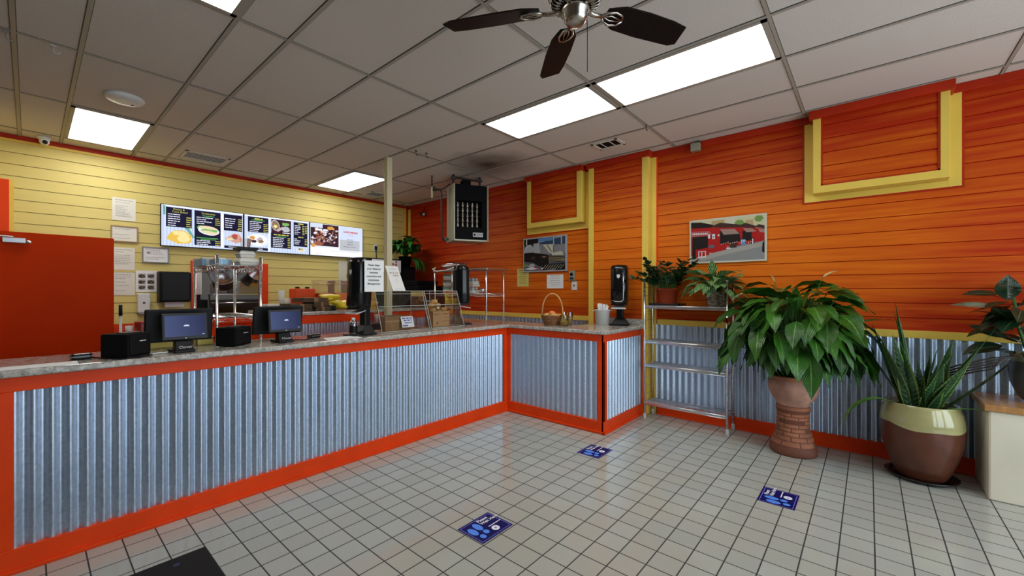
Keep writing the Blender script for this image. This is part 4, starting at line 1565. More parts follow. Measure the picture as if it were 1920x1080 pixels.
# metal shelf on the counter near the corner
t = thing('counter_shelf', 'low metal shelf standing on the counter before the orange wall', 'shelf', (3.84, 3.93, CT))
CX0, CX1, CY0, CY1 = 3.685, 4.005, 3.46, 4.42
posts(t, [(CX0, CY0), (CX1, CY0), (CX0, CY1), (CX1, CY1)], CT + 0.001, 1.72, r=0.0105, foot=False)
mb = W(t)
wire_shelf(mb, CX0, CX1, CY0, CY1, 1.425, long_x=False)
mb.obj('shelf', 'chrome', t)
W(t).box(CX0 - 0.02, CX1 + 0.03, CY0 - 0.03, CY1 + 0.02, 1.722, 1.742).obj('top_shelf', 'steel', t, bevel=0.004)
MZ = 1.431


def cup_tray(x, y, z, label):
    t = thing('cup_tray', label, 'food containers', (x, y, z), group='portion cup trays')
    MB().box(-0.06, 0.06, -0.05, 0.05, 0.001, 0.042).obj('tray', 'foam_white', t, bevel=0.004)
    for i in (-1, 1):
        for j in (-1, 1):
            MB().lathe([(0.020, 0.0425), (0.024, 0.06), (0.018, 0.078), (0.0, 0.084)], 12, cx=i * 0.03, cy=j * 0.024).obj('cup', 'light_grey', t)


cup_tray(3.80, 3.80, MZ, 'lower tray of pale cups on the counter shelf')
cup_tray(3.80, 3.80, MZ + 0.115, 'upper tray of pale cups on the counter shelf')
o = MB().box(3.735, 3.865, 3.745, 3.855, MZ + 0.088, MZ + 0.114).obj('box', 'cream_plastic')
tag(o, 'flat cream box between the two cup trays on the counter shelf', 'box')
o = lump((3.80, 3.64, MZ + 0.036), 0.032, (1.1, 1.2, 0.95), 5).obj('small_bag', 'clear_bag')
tag(o, 'small pale bag on the counter shelf beside the cup trays', 'bag')
for k in range(3):
    t = thing('tub', 'white tub with a green lid stacked at the far end of the counter shelf', 'tub', (3.80, 4.30, MZ + k * 0.088), group='green lidded tubs')
    MB().lathe([(0.05, 0.001), (0.058, 0.058)], 18).obj('tub', 'foam_white', t)
    MB().lathe([(0.061, 0.0585), (0.061, 0.078), (0.0, 0.084)], 18).obj('lid', 'jade', t)
# clear bag on top of it
t = thing('clear_bag', 'clear plastic bag with white drawstring on the counter shelf top', 'bag', (3.83, 4.2, 1.762))
lump((0, 0, 0.045), 0.1, (1.2, 2.0, 0.45), 41, n=20).obj('bag', 'clear_bag', t)
MB().tube([(-0.15, -0.2, 0.012), (-0.20, -0.05, -0.03), (-0.20, 0.12, -0.04), (-0.16, 0.25, 0.0), (-0.10, 0.26, 0.02)], 0.008, 8).obj('drawstring', 'white_plastic', t)

# bread basket
t = thing('basket', 'brown wicker basket with a tall hoop handle on the counter', 'basket', (4.17, 2.83, CT))
mb = MB()
nr = 9
for j in range(nr):
    u = j / (nr - 1)
    r = 0.082 + 0.035 * u
    z = 0.008 + 0.105 * u
    pts = []
    for k in range(48):
        a = 2 * math.pi * k / 48
        w = 0.005 * math.sin(a * 12 + (math.pi if j % 2 else 0))
        pts.append(((r + w) * math.cos(a), (r + w) * math.sin(a) * 1.15, z))
    mb.tube(pts, 0.0068, 6, closed=True)
for k in range(24):
    a = 2 * math.pi * k / 24
    mb.tube([(0.08 * math.cos(a), 0.092 * math.sin(a), 0.004), (0.117 * math.cos(a), 0.134 * math.sin(a), 0.115)], 0.003, 5)
mb.lathe([(0.0, 0.002), (0.085, 0.002), (0.085, 0.006)], 24)
mb.obj('bowl', 'wicker', t)
mb = MB()
pts = []
for k in range(21):
    a = math.pi * k / 20
    pts.append((0.030 * math.cos(a), -0.128 * math.cos(a) ** 1 if False else -0.128 * math.cos(a), 0.10 + 0.275 * math.sin(a) ** 0.75))
mb.tube(pts, 0.008, 8)
mb.obj('handle', 'wicker_light', t)
for k, q in enumerate(((-0.03, -0.03, 0.118), (0.035, 0.02, 0.112), (-0.02, 0.055, 0.118), (0.03, -0.05, 0.11), (0.0, 0.01, 0.142))):
    o = lump((4.17 + q[0], 2.83 + q[1], CT + q[2]), 0.045, (1, 1, 0.6), 60 + k).obj('bread_roll', 'pepper_orange' if k in (1, 4) else 'bread')
    tag(o, 'golden roll heaped in the wicker basket', 'bread roll', 'rolls in the basket')
for k, (x, y, z, ry, lab) in enumerate(((4.12, 2.635, CT + 0.001, 0, 'amber glass jar standing before the wicker basket'), (4.255, 2.655, CT + 0.001, 0, 'amber glass jar behind the wicker basket, right'))):
    t = thing('amber_jar', lab, 'jar', (x, y, z), group='amber jars by the basket')
    hh = 0.0 if k == 0 else 0.03
    MB().lathe([(0.03, 0.002), (0.046, 0.03 + hh), (0.052, 0.10 + hh), (0.050, 0.125 + hh)], 20, cap1=False).obj('glass', 'amber_glass', t)
    MB().lathe([(0.028, 0.004), (0.042, 0.03 + hh), (0.046, 0.06 + hh), (0.0, 0.062 + hh)], 16).obj('contents', 'note_yellow', t)
    if k == 0:
        MB().tube([(0, 0, 0.06), (0.01, 0.0, 0.17)], 0.008, 8).obj('spoon', 'chrome', t)

# utensil tub
t = thing('utensil_tub', 'round white tub full of wrapped utensils beside the sanitizer stand', 'tub', (4.60, 2.40, CT))
mb = MB()
mb.lathe([(0.078, 0.001), (0.088, 0.175), (0.094, 0.178), (0.094, 0.184), (0.084, 0.184), (0.082, 0.15), (0.074, 0.012)], 36, cap1=False)
mb.lathe([(0.074, 0.012), (0.0, 0.012)], 36, cap0=False, cap1=False)
mb.obj('tub', 'white_plastic', t)
for s in (-1, 1):
    a = R(41.7 - 90)
    MB().box(-0.02, 0.02, -0.012, 0.012, 0.168, 0.174).obj('ear', 'white_plastic', t, loc=(s * 0.102 * math.cos(a), s * 0.102 * math.sin(a), 0))
rr = random.Random(7)
for k in range(16):
    a = rr.uniform(0, 6.28)
    r0, r1 = rr.uniform(0, 0.045), rr.uniform(0.02, 0.075)
    mb = MB()
    p0 = Vector((4.60 + r0 * math.cos(a), 2.40 + r0 * math.sin(a), CT + 0.03))
    p1 = Vector((4.60 + r1 * math.cos(a), 2.40 + r1 * math.sin(a), CT + rr.uniform(0.225, 0.262)))
    d = (p1 - p0).normalized()
    s = d.cross(Vector((math.cos(a + k), math.sin(a + k), 0.2))).normalized() * 0.013
    n = d.cross(s).normalized() * 0.003
    vs = [p0 - s - n, p0 + s - n, p0 + s + n, p0 - s + n, p1 - s - n, p1 + s - n, p1 + s + n, p1 - s + n]
    mb.add(vs, [(0, 3, 2, 1), (4, 5, 6, 7), (0, 1, 5, 4), (1, 2, 6, 5), (2, 3, 7, 6), (3, 0, 4, 7)])
    tag(mb.obj('wrapped_utensil', 'paper'), 'white paper-wrapped utensil sticking out of the white tub', 'utensil', 'utensils in the white tub')

# ------------------------------------------------------------------ on the rear counter
def bundle(x0, x1, y0, y1, z0, z1, label, skew=0.0):
    t = thing('paper_bag_bundle', label, 'paper bags', ((x0 + x1) / 2, (y0 + y1) / 2, z0), group='folded paper bags on the rear counter')
    a, b = (x1 - x0) / 2, (y1 - y0) / 2
    mb = MB()
    n = 5
    rr = random.Random(int(x0 * 100 + z0 * 1000))
    for k in range(n):
        dx, dy = rr.uniform(-0.006, 0.006) + skew * k, rr.uniform(-0.006, 0.006)
        h = (z1 - z0) / n
        mb.box(-a + dx, a + dx, -b + dy, b + dy, 0.0005 + k * h, (k + 0.93) * h)
    mb.obj('bags', 'kraft', t, bevel=0.003)
    MB().box(-a * 0.2, a * 0.15, -b - 0.009, b + 0.009, 0.001, z1 - z0 + 0.001).obj('band', 'cardboard_dark', t)


bundle(1.87, 2.09, 4.60, 4.92, BT, BT + 0.035, 'folded brown bags, lowest bundle on the left of the rear counter')
bundle(1.86, 2.09, 4.60, 4.92, BT + 0.036, BT + 0.085, 'folded brown bags, upper bundle on the left of the rear counter')
bundle(2.115, 2.285, 4.58, 4.90, BT, BT + 0.048, 'folded brown bags, bottom bundle of the middle stack')
bundle(2.105, 2.275, 4.59, 4.90, BT + 0.050, BT + 0.100, 'folded brown bags, second bundle of the middle stack')
bundle(1.99, 2.27, 4.60, 4.90, BT + 0.102, BT + 0.150, 'folded brown bags topping the two stacks')
o = MB().box(2.295, 2.36, 4.60, 4.70, BT + 0.0005, BT + 0.06).obj('small_box', 'black_plastic', bevel=0.004)
tag(o, 'small black box between the brown and yellow bags', 'box')
for k, (c, sc, lab) in enumerate((((2.475, 4.72, BT + 0.066), (1.45, 1.0, 0.52), 'crumpled yellow plastic bag lying in front on the rear counter'), ((2.44, 4.90, BT + 0.15), (1.2, 0.8, 0.42), 'crumpled yellow plastic bag piled behind another'), ((2.85, 4.80, BT + 0.062), (1.5, 1.1, 0.48), 'crumpled yellow plastic bag seen through the left acrylic case'))):
    o = lump(c, 0.098, sc, 100 + k, n=24, amp=0.2).obj('yellow_bag', 'yellow_bag')
    tag(o, lab, 'bag', 'yellow bags on the rear counter')
t = thing('red_case', 'orange-red plastic case with black knobs behind the brown bags', 'case', (2.235, 5.2, BT))
MB().box(-0.12, 0.12, -0.1, 0.1, 0.001, 0.255).obj('case', 'red_plastic', t, bevel=0.01)
MB().box(-0.118, -0.005, -0.102, 0.1, 0.01, 0.245).obj('front_half', 'red_plastic', t, bevel=0.004)
for x in (-0.06, 0.06):
    MB().lathe([(0.026, 0.255), (0.026, 0.275), (0, 0.277)], 14, cx=x, cy=0).obj('knob', 'black_plastic', t)
for k, (x0, x1, h, lab) in enumerate(((2.375, 2.575, 0.36, 'largest cloudy tub of red sauce beside the orange case'), (2.595, 2.755, 0.36, 'cloudy tub of red sauce in the middle of three'), (2.775, 2.90, 0.355, 'narrowest cloudy tub of red sauce nearest the notice'))):
    t = thing('sauce_tub', lab, 'tub', ((x0 + x1) / 2, 5.15, BT), group='cloudy sauce tubs')
    a = (x1 - x0) / 2
    MB().box(-a, a, -0.1, 0.1, 0.001, h - 0.04).obj('tub', 'cloudy_plastic', t, bevel=0.015)
    MB().box(-a + 0.008, a - 0.008, -0.092, 0.092, 0.006, h * 0.55).obj('contents', 'pepper_orange', t, bevel=0.012)
    MB().box(-a - 0.006, a + 0.006, -0.106, 0.106, h - 0.04, h).obj('lid', 'cloudy_plastic', t, bevel=0.006)
for x, y, h, lab in ((1.975, 5.16, 0.235, 'tall sleeve of white cups on the rear counter'), (2.06, 5.2, 0.14, 'shorter sleeve of white cups beside the orange case')):
    o = MB().lathe([(0.026, 0.001), (0.034, h)], 18, cx=x, cy=y).obj('cup_stack', 'foam_white', loc=(0, 0, BT))
    tag(o, lab, 'cups', 'cup sleeves on the rear counter')
o = MB().box(1.76, 1.92, 4.98, 5.2, BT + 0.0005, BT + 0.075).obj('white_box', 'foam_white', bevel=0.005)
tag(o, 'low white box at the left end of the rear counter', 'box')

# ------------------------------------------------------------------ menu screens
for n_, c_, s_ in (('scr_bg', (0.68, 0.76, 0.95), 1.0), ('scr_stripe', (0.50, 0.62, 0.85), 1.0), ('scr_white', (0.92, 0.94, 1.0), 1.05), ('scr_navy', (0.016, 0.014, 0.040), 1.0),
                   ('scr_text', (0.80, 0.82, 0.95), 1.0), ('scr_yellow', (0.66, 0.62, 0.12), 1.0), ('scr_green', (0.12, 0.50, 0.10), 1.0), ('scr_palm', (0.16, 0.42, 0.36), 1.0),
                   ('scr_patty', (0.85, 0.55, 0.10), 1.0), ('scr_patty_light', (0.95, 0.80, 0.36), 1.0), ('scr_bun', (0.84, 0.72, 0.45), 1.0), ('scr_lettuce', (0.22, 0.50, 0.15), 1.0),
                   ('scr_meat', (0.36, 0.12, 0.08), 1.0), ('scr_meat_dark', (0.05, 0.02, 0.03), 1.0), ('scr_meat_pale', (0.62, 0.46, 0.52), 1.0), ('scr_pink', (0.70, 0.36, 0.28), 1.0),
                   ('scr_plate', (0.82, 0.88, 0.95), 1.0), ('scr_red', (0.62, 0.06, 0.07), 1.0), ('scr_grey', (0.52, 0.53, 0.58), 1.0), ('scr_grey_text', (0.22, 0.22, 0.26), 1.0),
                   ('scr_orange', (0.75, 0.35, 0.08), 1.0), ('scr_brown', (0.30, 0.18, 0.10), 1.0)):
    emit(n_, c_, s_)
SW, SH = 0.950, 0.545


def screen(x0, label):
    t = thing('menu_screen', label, 'screen', (x0 + SW / 2, 6.775, 2.042), frame=BWALL, group='menu screens')
    MB().box(-SW / 2, SW / 2, 0, SH, -0.035, 0.0).obj('bezel', 'black_plastic', t, bevel=0.003)
    mb = MB()
    mb.box(-0.15, 0.15, 0.15, 0.40, -0.055, -0.035)
    mb.obj('wall_bracket', 'black_plastic', t)
    return t


def sx(u):
    return -SW / 2 + 0.008 + u * (SW - 0.016)


def sy(v):
    return 0.010 + v * (SH - 0.018)


def sr(u0, v0, u1, v1):
    return rect(sx(u0), sy(v0), sx(u1), sy(v1))


def rows(pl, u0, u1, v0, n, dv, up0, up1, rr, first_price=0):
    for k in range(n):
        v = v0 - k * dv
        L = (u1 - u0) * rr.uniform(0.5, 1.0)
        words(pl, 'scr_text', sx(u0), sy(v), L * SW, 0.0105, rr, gap=0.0)
        if k >= first_price:
            words(pl, 'scr_yellow', sx(up0), sy(v), (up1 - up0) * SW, 0.010, rr, gap=-0.2)


def backdrop():
    pl = [('scr_bg', sr(0, 0, 1, 1))]
    for k in range(24):
        u = (k + 0.3) / 24
        pl.append(('scr_stripe', sr(u, 0, u + 0.012, 1)))
    return pl


rr = random.Random(5)
t = screen(1.12, 'left menu screen with a yellow patty picture and a sandwich')
pl = backdrop()
pl += [('scr_white', sr(0.03, 0.965, 1, 1)), ('scr_palm', sr(0.02, 0.75, 0.045, 0.98))]
pl.append(('scr_navy', sr(0.05, 0.47, 0.345, 0.95)))
rows(pl, 0.07, 0.24, 0.78, 6, 0.055, 0.28, 0.335, rr, 1)
pl.append(('scr_palm', [(sx(0.26), sy(0.47)), (sx(0.31), sy(0.47)), (sx(0.38), sy(0.24)), (sx(0.36), sy(0.22))]))
pl.append(('scr_patty', [(sx(u), sy(v)) for u, v in ((0.05, 0.17), (0.09, 0.30), (0.14, 0.38), (0.25, 0.40), (0.34, 0.29), (0.34, 0.12), (0.30, 0.08), (0.18, 0.06), (0.14, 0.09))]))
pl.append(('scr_patty_light', [(sx(u), sy(v)) for u, v in ((0.12, 0.36), (0.25, 0.38), (0.325, 0.27), (0.14, 0.27))]))
pl.append(('scr_patty_light', ell(sx(0.25), sy(0.19), 0.07, 0.05)))
pl.append(('scr_navy', sr(0.375, 0.06, 0.70, 0.945)))
pl.append(('scr_green', sr(0.47, 0.815, 0.62, 0.83)))
rows(pl, 0.40, 0.60, 0.775, 4, 0.052, 0.63, 0.69, rr, 0)
pl.append(('scr_lettuce', blob(sx(0.44), sy(0.52), 0.03, 0.03, 0.2, r=rr)))
pl.append(('scr_plate', ell(sx(0.55), sy(0.45), 0.125, 0.062, a0=-0.12)))
pl.append(('scr_bun', ell(sx(0.55), sy(0.50), 0.11, 0.035, a0=-0.12)))
pl.append(('scr_lettuce', blob(sx(0.55), sy(0.45), 0.10, 0.022, 0.3, r=rr)))
pl.append(('scr_bun', ell(sx(0.56), sy(0.40), 0.10, 0.022, a0=-0.12)))
pl.append(('scr_green', sr(0.40, 0.245, 0.67, 0.262)))
pl.append(('scr_green', sr(0.45, 0.21, 0.64, 0.226)))
rows(pl, 0.40, 0.58, 0.18, 3, 0.048, 0.63, 0.69, rr, 0)
pl.append(('scr_white', sr(0.705, 0.03, 0.735, 0.95)))
pl.append(('scr_navy', sr(0.74, 0.50, 0.985, 0.935)))
rows(pl, 0.755, 0.90, 0.82, 5, 0.058, 0.93, 0.98, rr, 0)
words(pl, 'scr_yellow', sx(0.92), sy(0.545), 0.055, 0.012, rr)
pl.append(('scr_pink', [(sx(u), sy(v)) for u, v in ((0.75, 0.27), (0.83, 0.38), (0.88, 0.44), (0.94, 0.43), (0.975, 0.34), (0.97, 0.22), (0.90, 0.17), (0.84, 0.22))]))
pl.append(('scr_meat', blob(sx(0.885), sy(0.34), 0.035, 0.035, 0.3, r=rr)))
pl.append(('scr_bun', blob(sx(0.82), sy(0.28), 0.05, 0.018, 0.2, r=rr)))
pl.append(('scr_red', blob(sx(0.90), sy(0.38), 0.02, 0.015, 0.3, r=rr)))
pl.append(('scr_navy', sr(0.745, 0.03, 0.99, 0.10)))
words(pl, 'scr_grey', sx(0.80), sy(0.065), 0.15, 0.012, rr)
flat('screen_picture', t, pl, 0.0008, 0.00012)
text(t, 'Patties &', 0.034, (sx(0.195), sy(0.905), 0.014), 'scr_yellow')
text(t, 'Coco Bread', 0.034, (sx(0.205), sy(0.845), 0.014), 'scr_yellow')
text(t, 'Sandwiches', 0.034, (sx(0.545), sy(0.88), 0.014), 'scr_yellow')

t = screen(2.075, 'middle menu screen with a plated meal and a bowl picture')
pl = backdrop()
pl += [('scr_white', sr(0, 0.965, 1, 1)), ('scr_white', sr(0.345, 0, 0.365, 1))]
pl.append(('scr_navy', sr(0.045, 0.53, 0.345, 0.955)))
words(pl, 'scr_yellow', sx(0.14), sy(0.905), 0.11, 0.018, rr, gap=0)
pl.append(('scr_green', sr(0.10, 0.86, 0.29, 0.875)))
rows(pl, 0.07, 0.25, 0.82, 6, 0.052, 0.27, 0.335, rr, 1)
pl.append(('scr_plate', ell(sx(0.19), sy(0.31), 0.148, 0.098)))
pl.append(('scr_white', ell(sx(0.19), sy(0.315), 0.115, 0.075)))
pl.append(('scr_orange', blob(sx(0.11), sy(0.37), 0.035, 0.028, 0.2, r=rr)))
pl.append(('scr_meat_dark', blob(sx(0.13), sy(0.27), 0.04, 0.022, 0.2, r=rr)))
pl.append(('scr_meat_pale', blob(sx(0.22), sy(0.33), 0.042, 0.035, 0.3, r=rr)))
pl.append(('scr_brown', blob(sx(0.23), sy(0.28), 0.04, 0.025, 0.3, r=rr)))
pl.append(('scr_navy', sr(0.11, 0.03, 0.335, 0.10)))
words(pl, 'scr_text', sx(0.13), sy(0.065), 0.14, 0.012, rr)
pl.append(('scr_meat_dark', sr(0.385, 0.56, 0.695, 0.955)))
pl.append(('scr_grey', ell(sx(0.45), sy(0.78), 0.058, 0.085, a0=0.3)))
pl.append(('scr_brown', ell(sx(0.45), sy(0.78), 0.048, 0.070, a0=0.3)))
pl.append(('scr_patty_light', blob(sx(0.45), sy(0.75), 0.03, 0.025, 0.3, r=rr)))
pl.append(('scr_lettuce', blob(sx(0.60), sy(0.84), 0.055, 0.026, 0.3, r=rr)))
pl.append(('scr_meat_pale', ell(sx(0.52), sy(0.68), 0.055, 0.018, a0=0.7)))
pl.append(('scr_grey', blob(sx(0.61), sy(0.69), 0.065, 0.045, 0.15, r=rr)))
pl.append(('scr_white', sr(0.56, 0.575, 0.68, 0.592)))
pl.append(('scr_navy', sr(0.38, 0.13, 0.695, 0.56)))
words(pl, 'scr_yellow', sx(0.42), sy(0.515), 0.22, 0.016, rr, gap=0.2)
pl.append(('scr_green', sr(0.46, 0.455, 0.62, 0.468)))
rows(pl, 0.41, 0.62, 0.425, 6, 0.05, 0.64, 0.685, rr, 0)
pl.append(('scr_navy', sr(0.735, 0.22, 0.965, 0.94)))
words(pl, 'scr_yellow', sx(0.81), sy(0.90), 0.10, 0.016, rr, gap=0)
rows(pl, 0.75, 0.86, 0.84, 6, 0.05, 0.88, 0.915, rr, 0)
for k in range(5):
    words(pl, 'scr_yellow', sx(0.925), sy(0.84 - 0.05 * k), 0.032, 0.010, rr, gap=-0.2)
words(pl, 'scr_yellow', sx(0.81), sy(0.50), 0.08, 0.014, rr, gap=0)
rows(pl, 0.745, 0.86, 0.44, 4, 0.05, 0.92, 0.955, rr, 0)
pl.append(('scr_plate', ell(sx(0.86), sy(0.12), 0.062, 0.035)))
pl.append(('scr_bun', blob(sx(0.86), sy(0.12), 0.05, 0.028, 0.2, r=rr)))
pl.append(('scr_meat', blob(sx(0.83), sy(0.14), 0.02, 0.014, 0.3, r=rr)))
pl.append(('scr_lettuce', blob(sx(0.87), sy(0.15), 0.02, 0.012, 0.3, r=rr)))
flat('screen_picture', t, pl, 0.0008, 0.00012)

t = screen(3.03, 'right screen announcing lunch specials beside a grilled meat picture')
pl = [('scr_white', sr(0, 0, 1, 1)), ('scr_meat_dark', sr(0.005, 0.25, 0.52, 0.985)), ('scr_bg', sr(0.005, 0.86, 0.22, 0.985)), ('scr_plate', sr(0.005, 0.25, 0.52, 0.30))]
for k in range(120):
    c = ('scr_meat_pale', 'scr_meat', 'scr_plate', 'scr_meat_dark', 'scr_brown', 'scr_meat_pale', 'scr_meat', 'scr_meat_dark')[k % 8]
    q = rr.uniform(0.04, 0.48)
    pl.append((c, [(x + (y - sy(0.6)) * 0.3, y) for x, y in blob(sx(q), sy(rr.uniform(0.36, 0.86)), rr.uniform(0.010, 0.030), rr.uniform(0.008, 0.022), 0.4, n=9, r=rr)]))
pl.append(('scr_orange', blob(sx(0.36), sy(0.88), 0.07, 0.03, 0.25, r=rr)))
pl.append(('scr_meat', blob(sx(0.14), sy(0.36), 0.08, 0.035, 0.25, r=rr)))
pl.append(('scr_orange', blob(sx(0.05), sy(0.30), 0.035, 0.025, 0.25, r=rr)))
pl.append(('scr_meat_dark', blob(sx(0.30), sy(0.38), 0.06, 0.035, 0.25, r=rr)))
words(pl, 'scr_white', sx(0.09), sy(0.80), 0.20, 0.030, rr, gap=0.1)
words(pl, 'scr_white', sx(0.18), sy(0.74), 0.11, 0.016, rr, gap=0.1)
pl.append(('scr_bg', sr(0.525, 0.20, 0.985, 0.985)))
pl.append(('scr_grey', sr(0.535, 0.21, 0.93, 0.62)))
pl.append(('scr_bg', sr(0.535, 0.55, 0.93, 0.63)))
pl.append(('scr_red', sr(0.70, 0.735, 0.80, 0.743)))
words(pl, 'scr_grey', sx(0.66), sy(0.70), 0.16, 0.006, rr)
for k, (v, w_) in enumerate(((0.57, 0.13), (0.49, 0.12), (0.41, 0.12), (0.33, 0.26))):
    words(pl, 'scr_grey_text', sx(0.74 - w_ / 1.9), sy(v), w_ * 0.95, 0.011, rr)
words(pl, 'scr_grey', sx(0.36), sy(0.165), 0.55, 0.007, rr)
pl.append(('scr_pink', sr(0.08, 0.055, 0.2, 0.065)))
flat('screen_picture', t, pl, 0.0008, 0.00012)
text(t, 'LUNCH SPECIALS', 0.040, (sx(0.745), sy(0.81), 0.022), 'scr_red', bold=0.0022, sx=0.86)

# ------------------------------------------------------------------ papers and fittings on the yellow wall
YW = YB - 0.0065


def sheet(name, x0, x1, z0, z1, label, cat, m='paper_warm', frame=None, seed=1, group=None, body=True, tilt=0.0):
    t = thing(name, label, cat, ((x0 + x1) / 2, YW, z0), frame=BWALL, group=group)
    a, h = (x1 - x0) / 2, z1 - z0
    MB().box(-a, a, 0, h, 0, 0.002 if not frame else 0.012).obj('sheet', m, t)
    zz = 0.0026 if not frame else 0.0126
    if frame:
        mb = MB()
        w = 0.012
        for q in ((-a, -a + w, 0, h), (a - w, a, 0, h), (-a + w, a - w, 0, w), (-a + w, a - w, h - w, h)):
            mb.box(q[0], q[1], q[2], q[3], 0, 0.02)
        mb.obj('frame', frame, t)
    pl = []
    r_ = random.Random(seed)
    if body:
        words(pl, 'ink_soft', -a * 0.75, h * 0.90, a * 1.5, h * 0.03, r_)
        n = max(3, int(h / 0.03))
        for k in range(n):
            v = h * (0.8 - 0.68 * k / n)
            if r_.random() < 0.75:
                words(pl, 'ink_soft', -a * 0.75, v, a * r_.uniform(0.7, 1.5), 0.006, r_)
        flat('print', t, pl, zz, 0.0001)
    return t


sheet('posted_paper', 0.667, 0.885, 2.325, 2.60, 'topmost white paper on the yellow wall, in a clear sleeve', 'paper', seed=1)
sheet('certificate', 0.655, 0.905, 2.062, 2.258, 'pale framed certificate just under the topmost paper on the yellow wall', 'certificate', frame='cardboard', seed=2)
sheet('posted_paper', 0.668, 0.876, 1.722, 1.995, 'pinkish white paper under the pale certificate, left of the framed licence', 'paper', seed=3)
sheet('posted_paper', 0.668, 0.876, 1.410, 1.690, 'lowest white paper beside the open orange door', 'paper', seed=4)
t = sheet('framed_licence', 0.945, 1.212, 1.822, 2.022, 'small dark-framed licence below the left menu screen', 'picture frame', m='paper', frame='mid_grey', seed=5)
flat('seal', t, [('ink_grey', ell(-0.07, 0.125, 0.016, 0.016))], 0.0130)
t = sheet('photo_sheet', 0.885, 1.092, 1.452, 1.718, 'white sheet of six small dark food photos on the yellow wall', 'photo sheet', m='paper', body=False)
pl = []
for i, u in enumerate((-0.045, 0.042)):
    for j, v in enumerate((0.055, 0.125, 0.20)):
        pl.append(('ink_soft', rect(u - 0.036, v - 0.030, u + 0.036, v + 0.030)))
        pl.append(('ink', blob(u, v - 0.003, 0.032, 0.020, 0.25, r=rr)))
        pl.append(('scr_off' if False else 'ink_brown', blob(u + 0.006, v - 0.004, 0.018, 0.010, 0.25, r=rr)))
flat('photos', t, pl, 0.0026, 0.0001)
o = sheet('posted_board', 3.545, 3.75, 1.50, 1.985, 'cream board with a green round mark behind the notice', 'board', m='stand_cream', body=False)
flat('mark', o, [('stem_green', ell(0.075, 0.22, 0.03, 0.055)), ('jade', ell(0.08, 0.22, 0.02, 0.04))], 0.0026)

t = thing('soap_dispenser', 'white wall soap dispenser with a dark window dot, above the left register', 'soap dispenser', (0.953, YW, 1.17), frame=BWALL)
MB().box(-0.062, 0.062, 0.02, 0.262, 0, 0.09).obj('body', 'white_plastic', t, bevel=0.012)
MB().lathe([(0.014, 0.0905), (0.0, 0.0908)], 18, cx=0.0, cy=0.145, cap0=False).obj('window', 'black_gloss', t)
MB().box(-0.05, 0.05, 0.0, 0.02, 0.01, 0.10).obj('push_lever', 'mid_grey', t, bevel=0.005)
t = thing('towel_dispenser', 'black paper towel dispenser on the yellow wall left of the hatch', 'paper towel dispenser', (1.255, YW, 1.30), frame=BWALL)
MB().box(-0.165, 0.165, 0.02, 0.41, 0, 0.20).obj('cover', 'black_plastic', t, bevel=0.03, bseg=4)
MB().box(-0.168, -0.13, 0.02, 0.41, 0, 0.18).obj('side_panel', 'black_plastic', t, bevel=0.01)
MB().add([(-0.10, 0.022, 0.09), (0.10, 0.022, 0.09), (0.10, -0.045, 0.10), (-0.10, -0.045, 0.10)], [(0, 1, 2, 3)]).obj('towel', 'paper', t)

t = thing('wall_outlet', 'white outlet with a black plug on the yellow wall right of the lunch screen', 'outlet', (4.262, YW, 2.20), frame=BWALL)
MB().box(-0.038, 0.038, 0, 0.12, 0, 0.008).obj('plate', 'white_plastic', t, bevel=0.003)
MB().box(-0.018, 0.018, 0.025, 0.09, 0.008, 0.04).obj('plug', 'black_plastic', t, bevel=0.004)
o = MB().tube([(4.262, YW - 0.03, 2.23), (4.265, YW - 0.035, 2.1), (4.262, YW - 0.03, 1.9), (4.262, YW - 0.03, 1.7)], 0.008, 6).obj('cable', 'black_plastic')
tag(o, 'black cable hanging from the outlet behind the drink cooler', 'cable')

# left behind the counter
t = thing('low_cabinet', 'low dark cabinet behind the left register carrying a red bin', 'cabinet', (0.93, 6.15, 0))
MB().box(-0.25, 0.5, -0.18, 0.18, 0, 0.93).obj('body', 'dark_grey', t, bevel=0.005)
MB().box(-0.26, 0.51, -0.19, 0.19, 0.9305, 0.95).obj('top', 'steel', t)
t = thing('red_bin', 'small red plastic bin half hidden by the left register', 'bin', (0.86, 6.06, 0.9505))
MB().lathe([(0.07, 0.001), (0.082, 0.155), (0.088, 0.157), (0.088, 0.172)], 20).obj('bin', 'bin_red', t)
o = MB().lathe([(0.032, 0.001), (0.036, 0.13)], 16, cx=0.728, cy=6.04).obj('clear_cup', 'light_grey', loc=(0, 0, 0.9505))
tag(o, 'grey tumbler standing beside the red bin', 'cup')
t = thing('broom', 'broom handle standing upright behind the left printer', 'broom', (0.645, 5.92, 0))
MB().tube([(0, 0, 0.12), (0, 0, 1.20)], 0.013, 10).obj('handle', 'light_grey', t)
MB().tube([(0, 0, 1.20), (0, 0, 1.315)], 0.016, 10).obj('grip', 'black_plastic', t)
MB().box(-0.12, 0.12, -0.02, 0.02, 0.0, 0.13).obj('head', 'black_plastic', t, bevel=0.008)

# ------------------------------------------------------------------ corner: drink cooler, black cabinet, plant
t = thing('drink_cooler', 'black drink cooler with a white header sign in red letters', 'cooler', (4.06, 6.5, 0))
MB().box(-0.36, 0.36, -0.28, 0.30, 0, 2.02).obj('cabinet', 'black_matte', t, bevel=0.006)
hd = MB().box(-0.335, 0.335, -0.291, -0.279, 1.79, 2.0).obj('header_sign', 'paper', t)
cl = text(hd, 'pepsi', 0.245, (0.005, -0.2925, 1.905), 'ink_red', rot=(R(90), 0, 0), bold=0.004)
MB().box(-0.30, 0.30, -0.285, -0.282, 0.25, 1.74).obj('glass_door', 'cooler_glass' if 'cooler_glass' in MATS else 'acrylic', t)
mb = MB()
mb.box(-0.335, 0.335, -0.288, -0.279, 1.74, 1.775)
mb.box(-0.335, -0.30, -0.288, -0.279, 0.2, 1.74)
mb.box(0.30, 0.335, -0.288, -0.279, 0.2, 1.74)
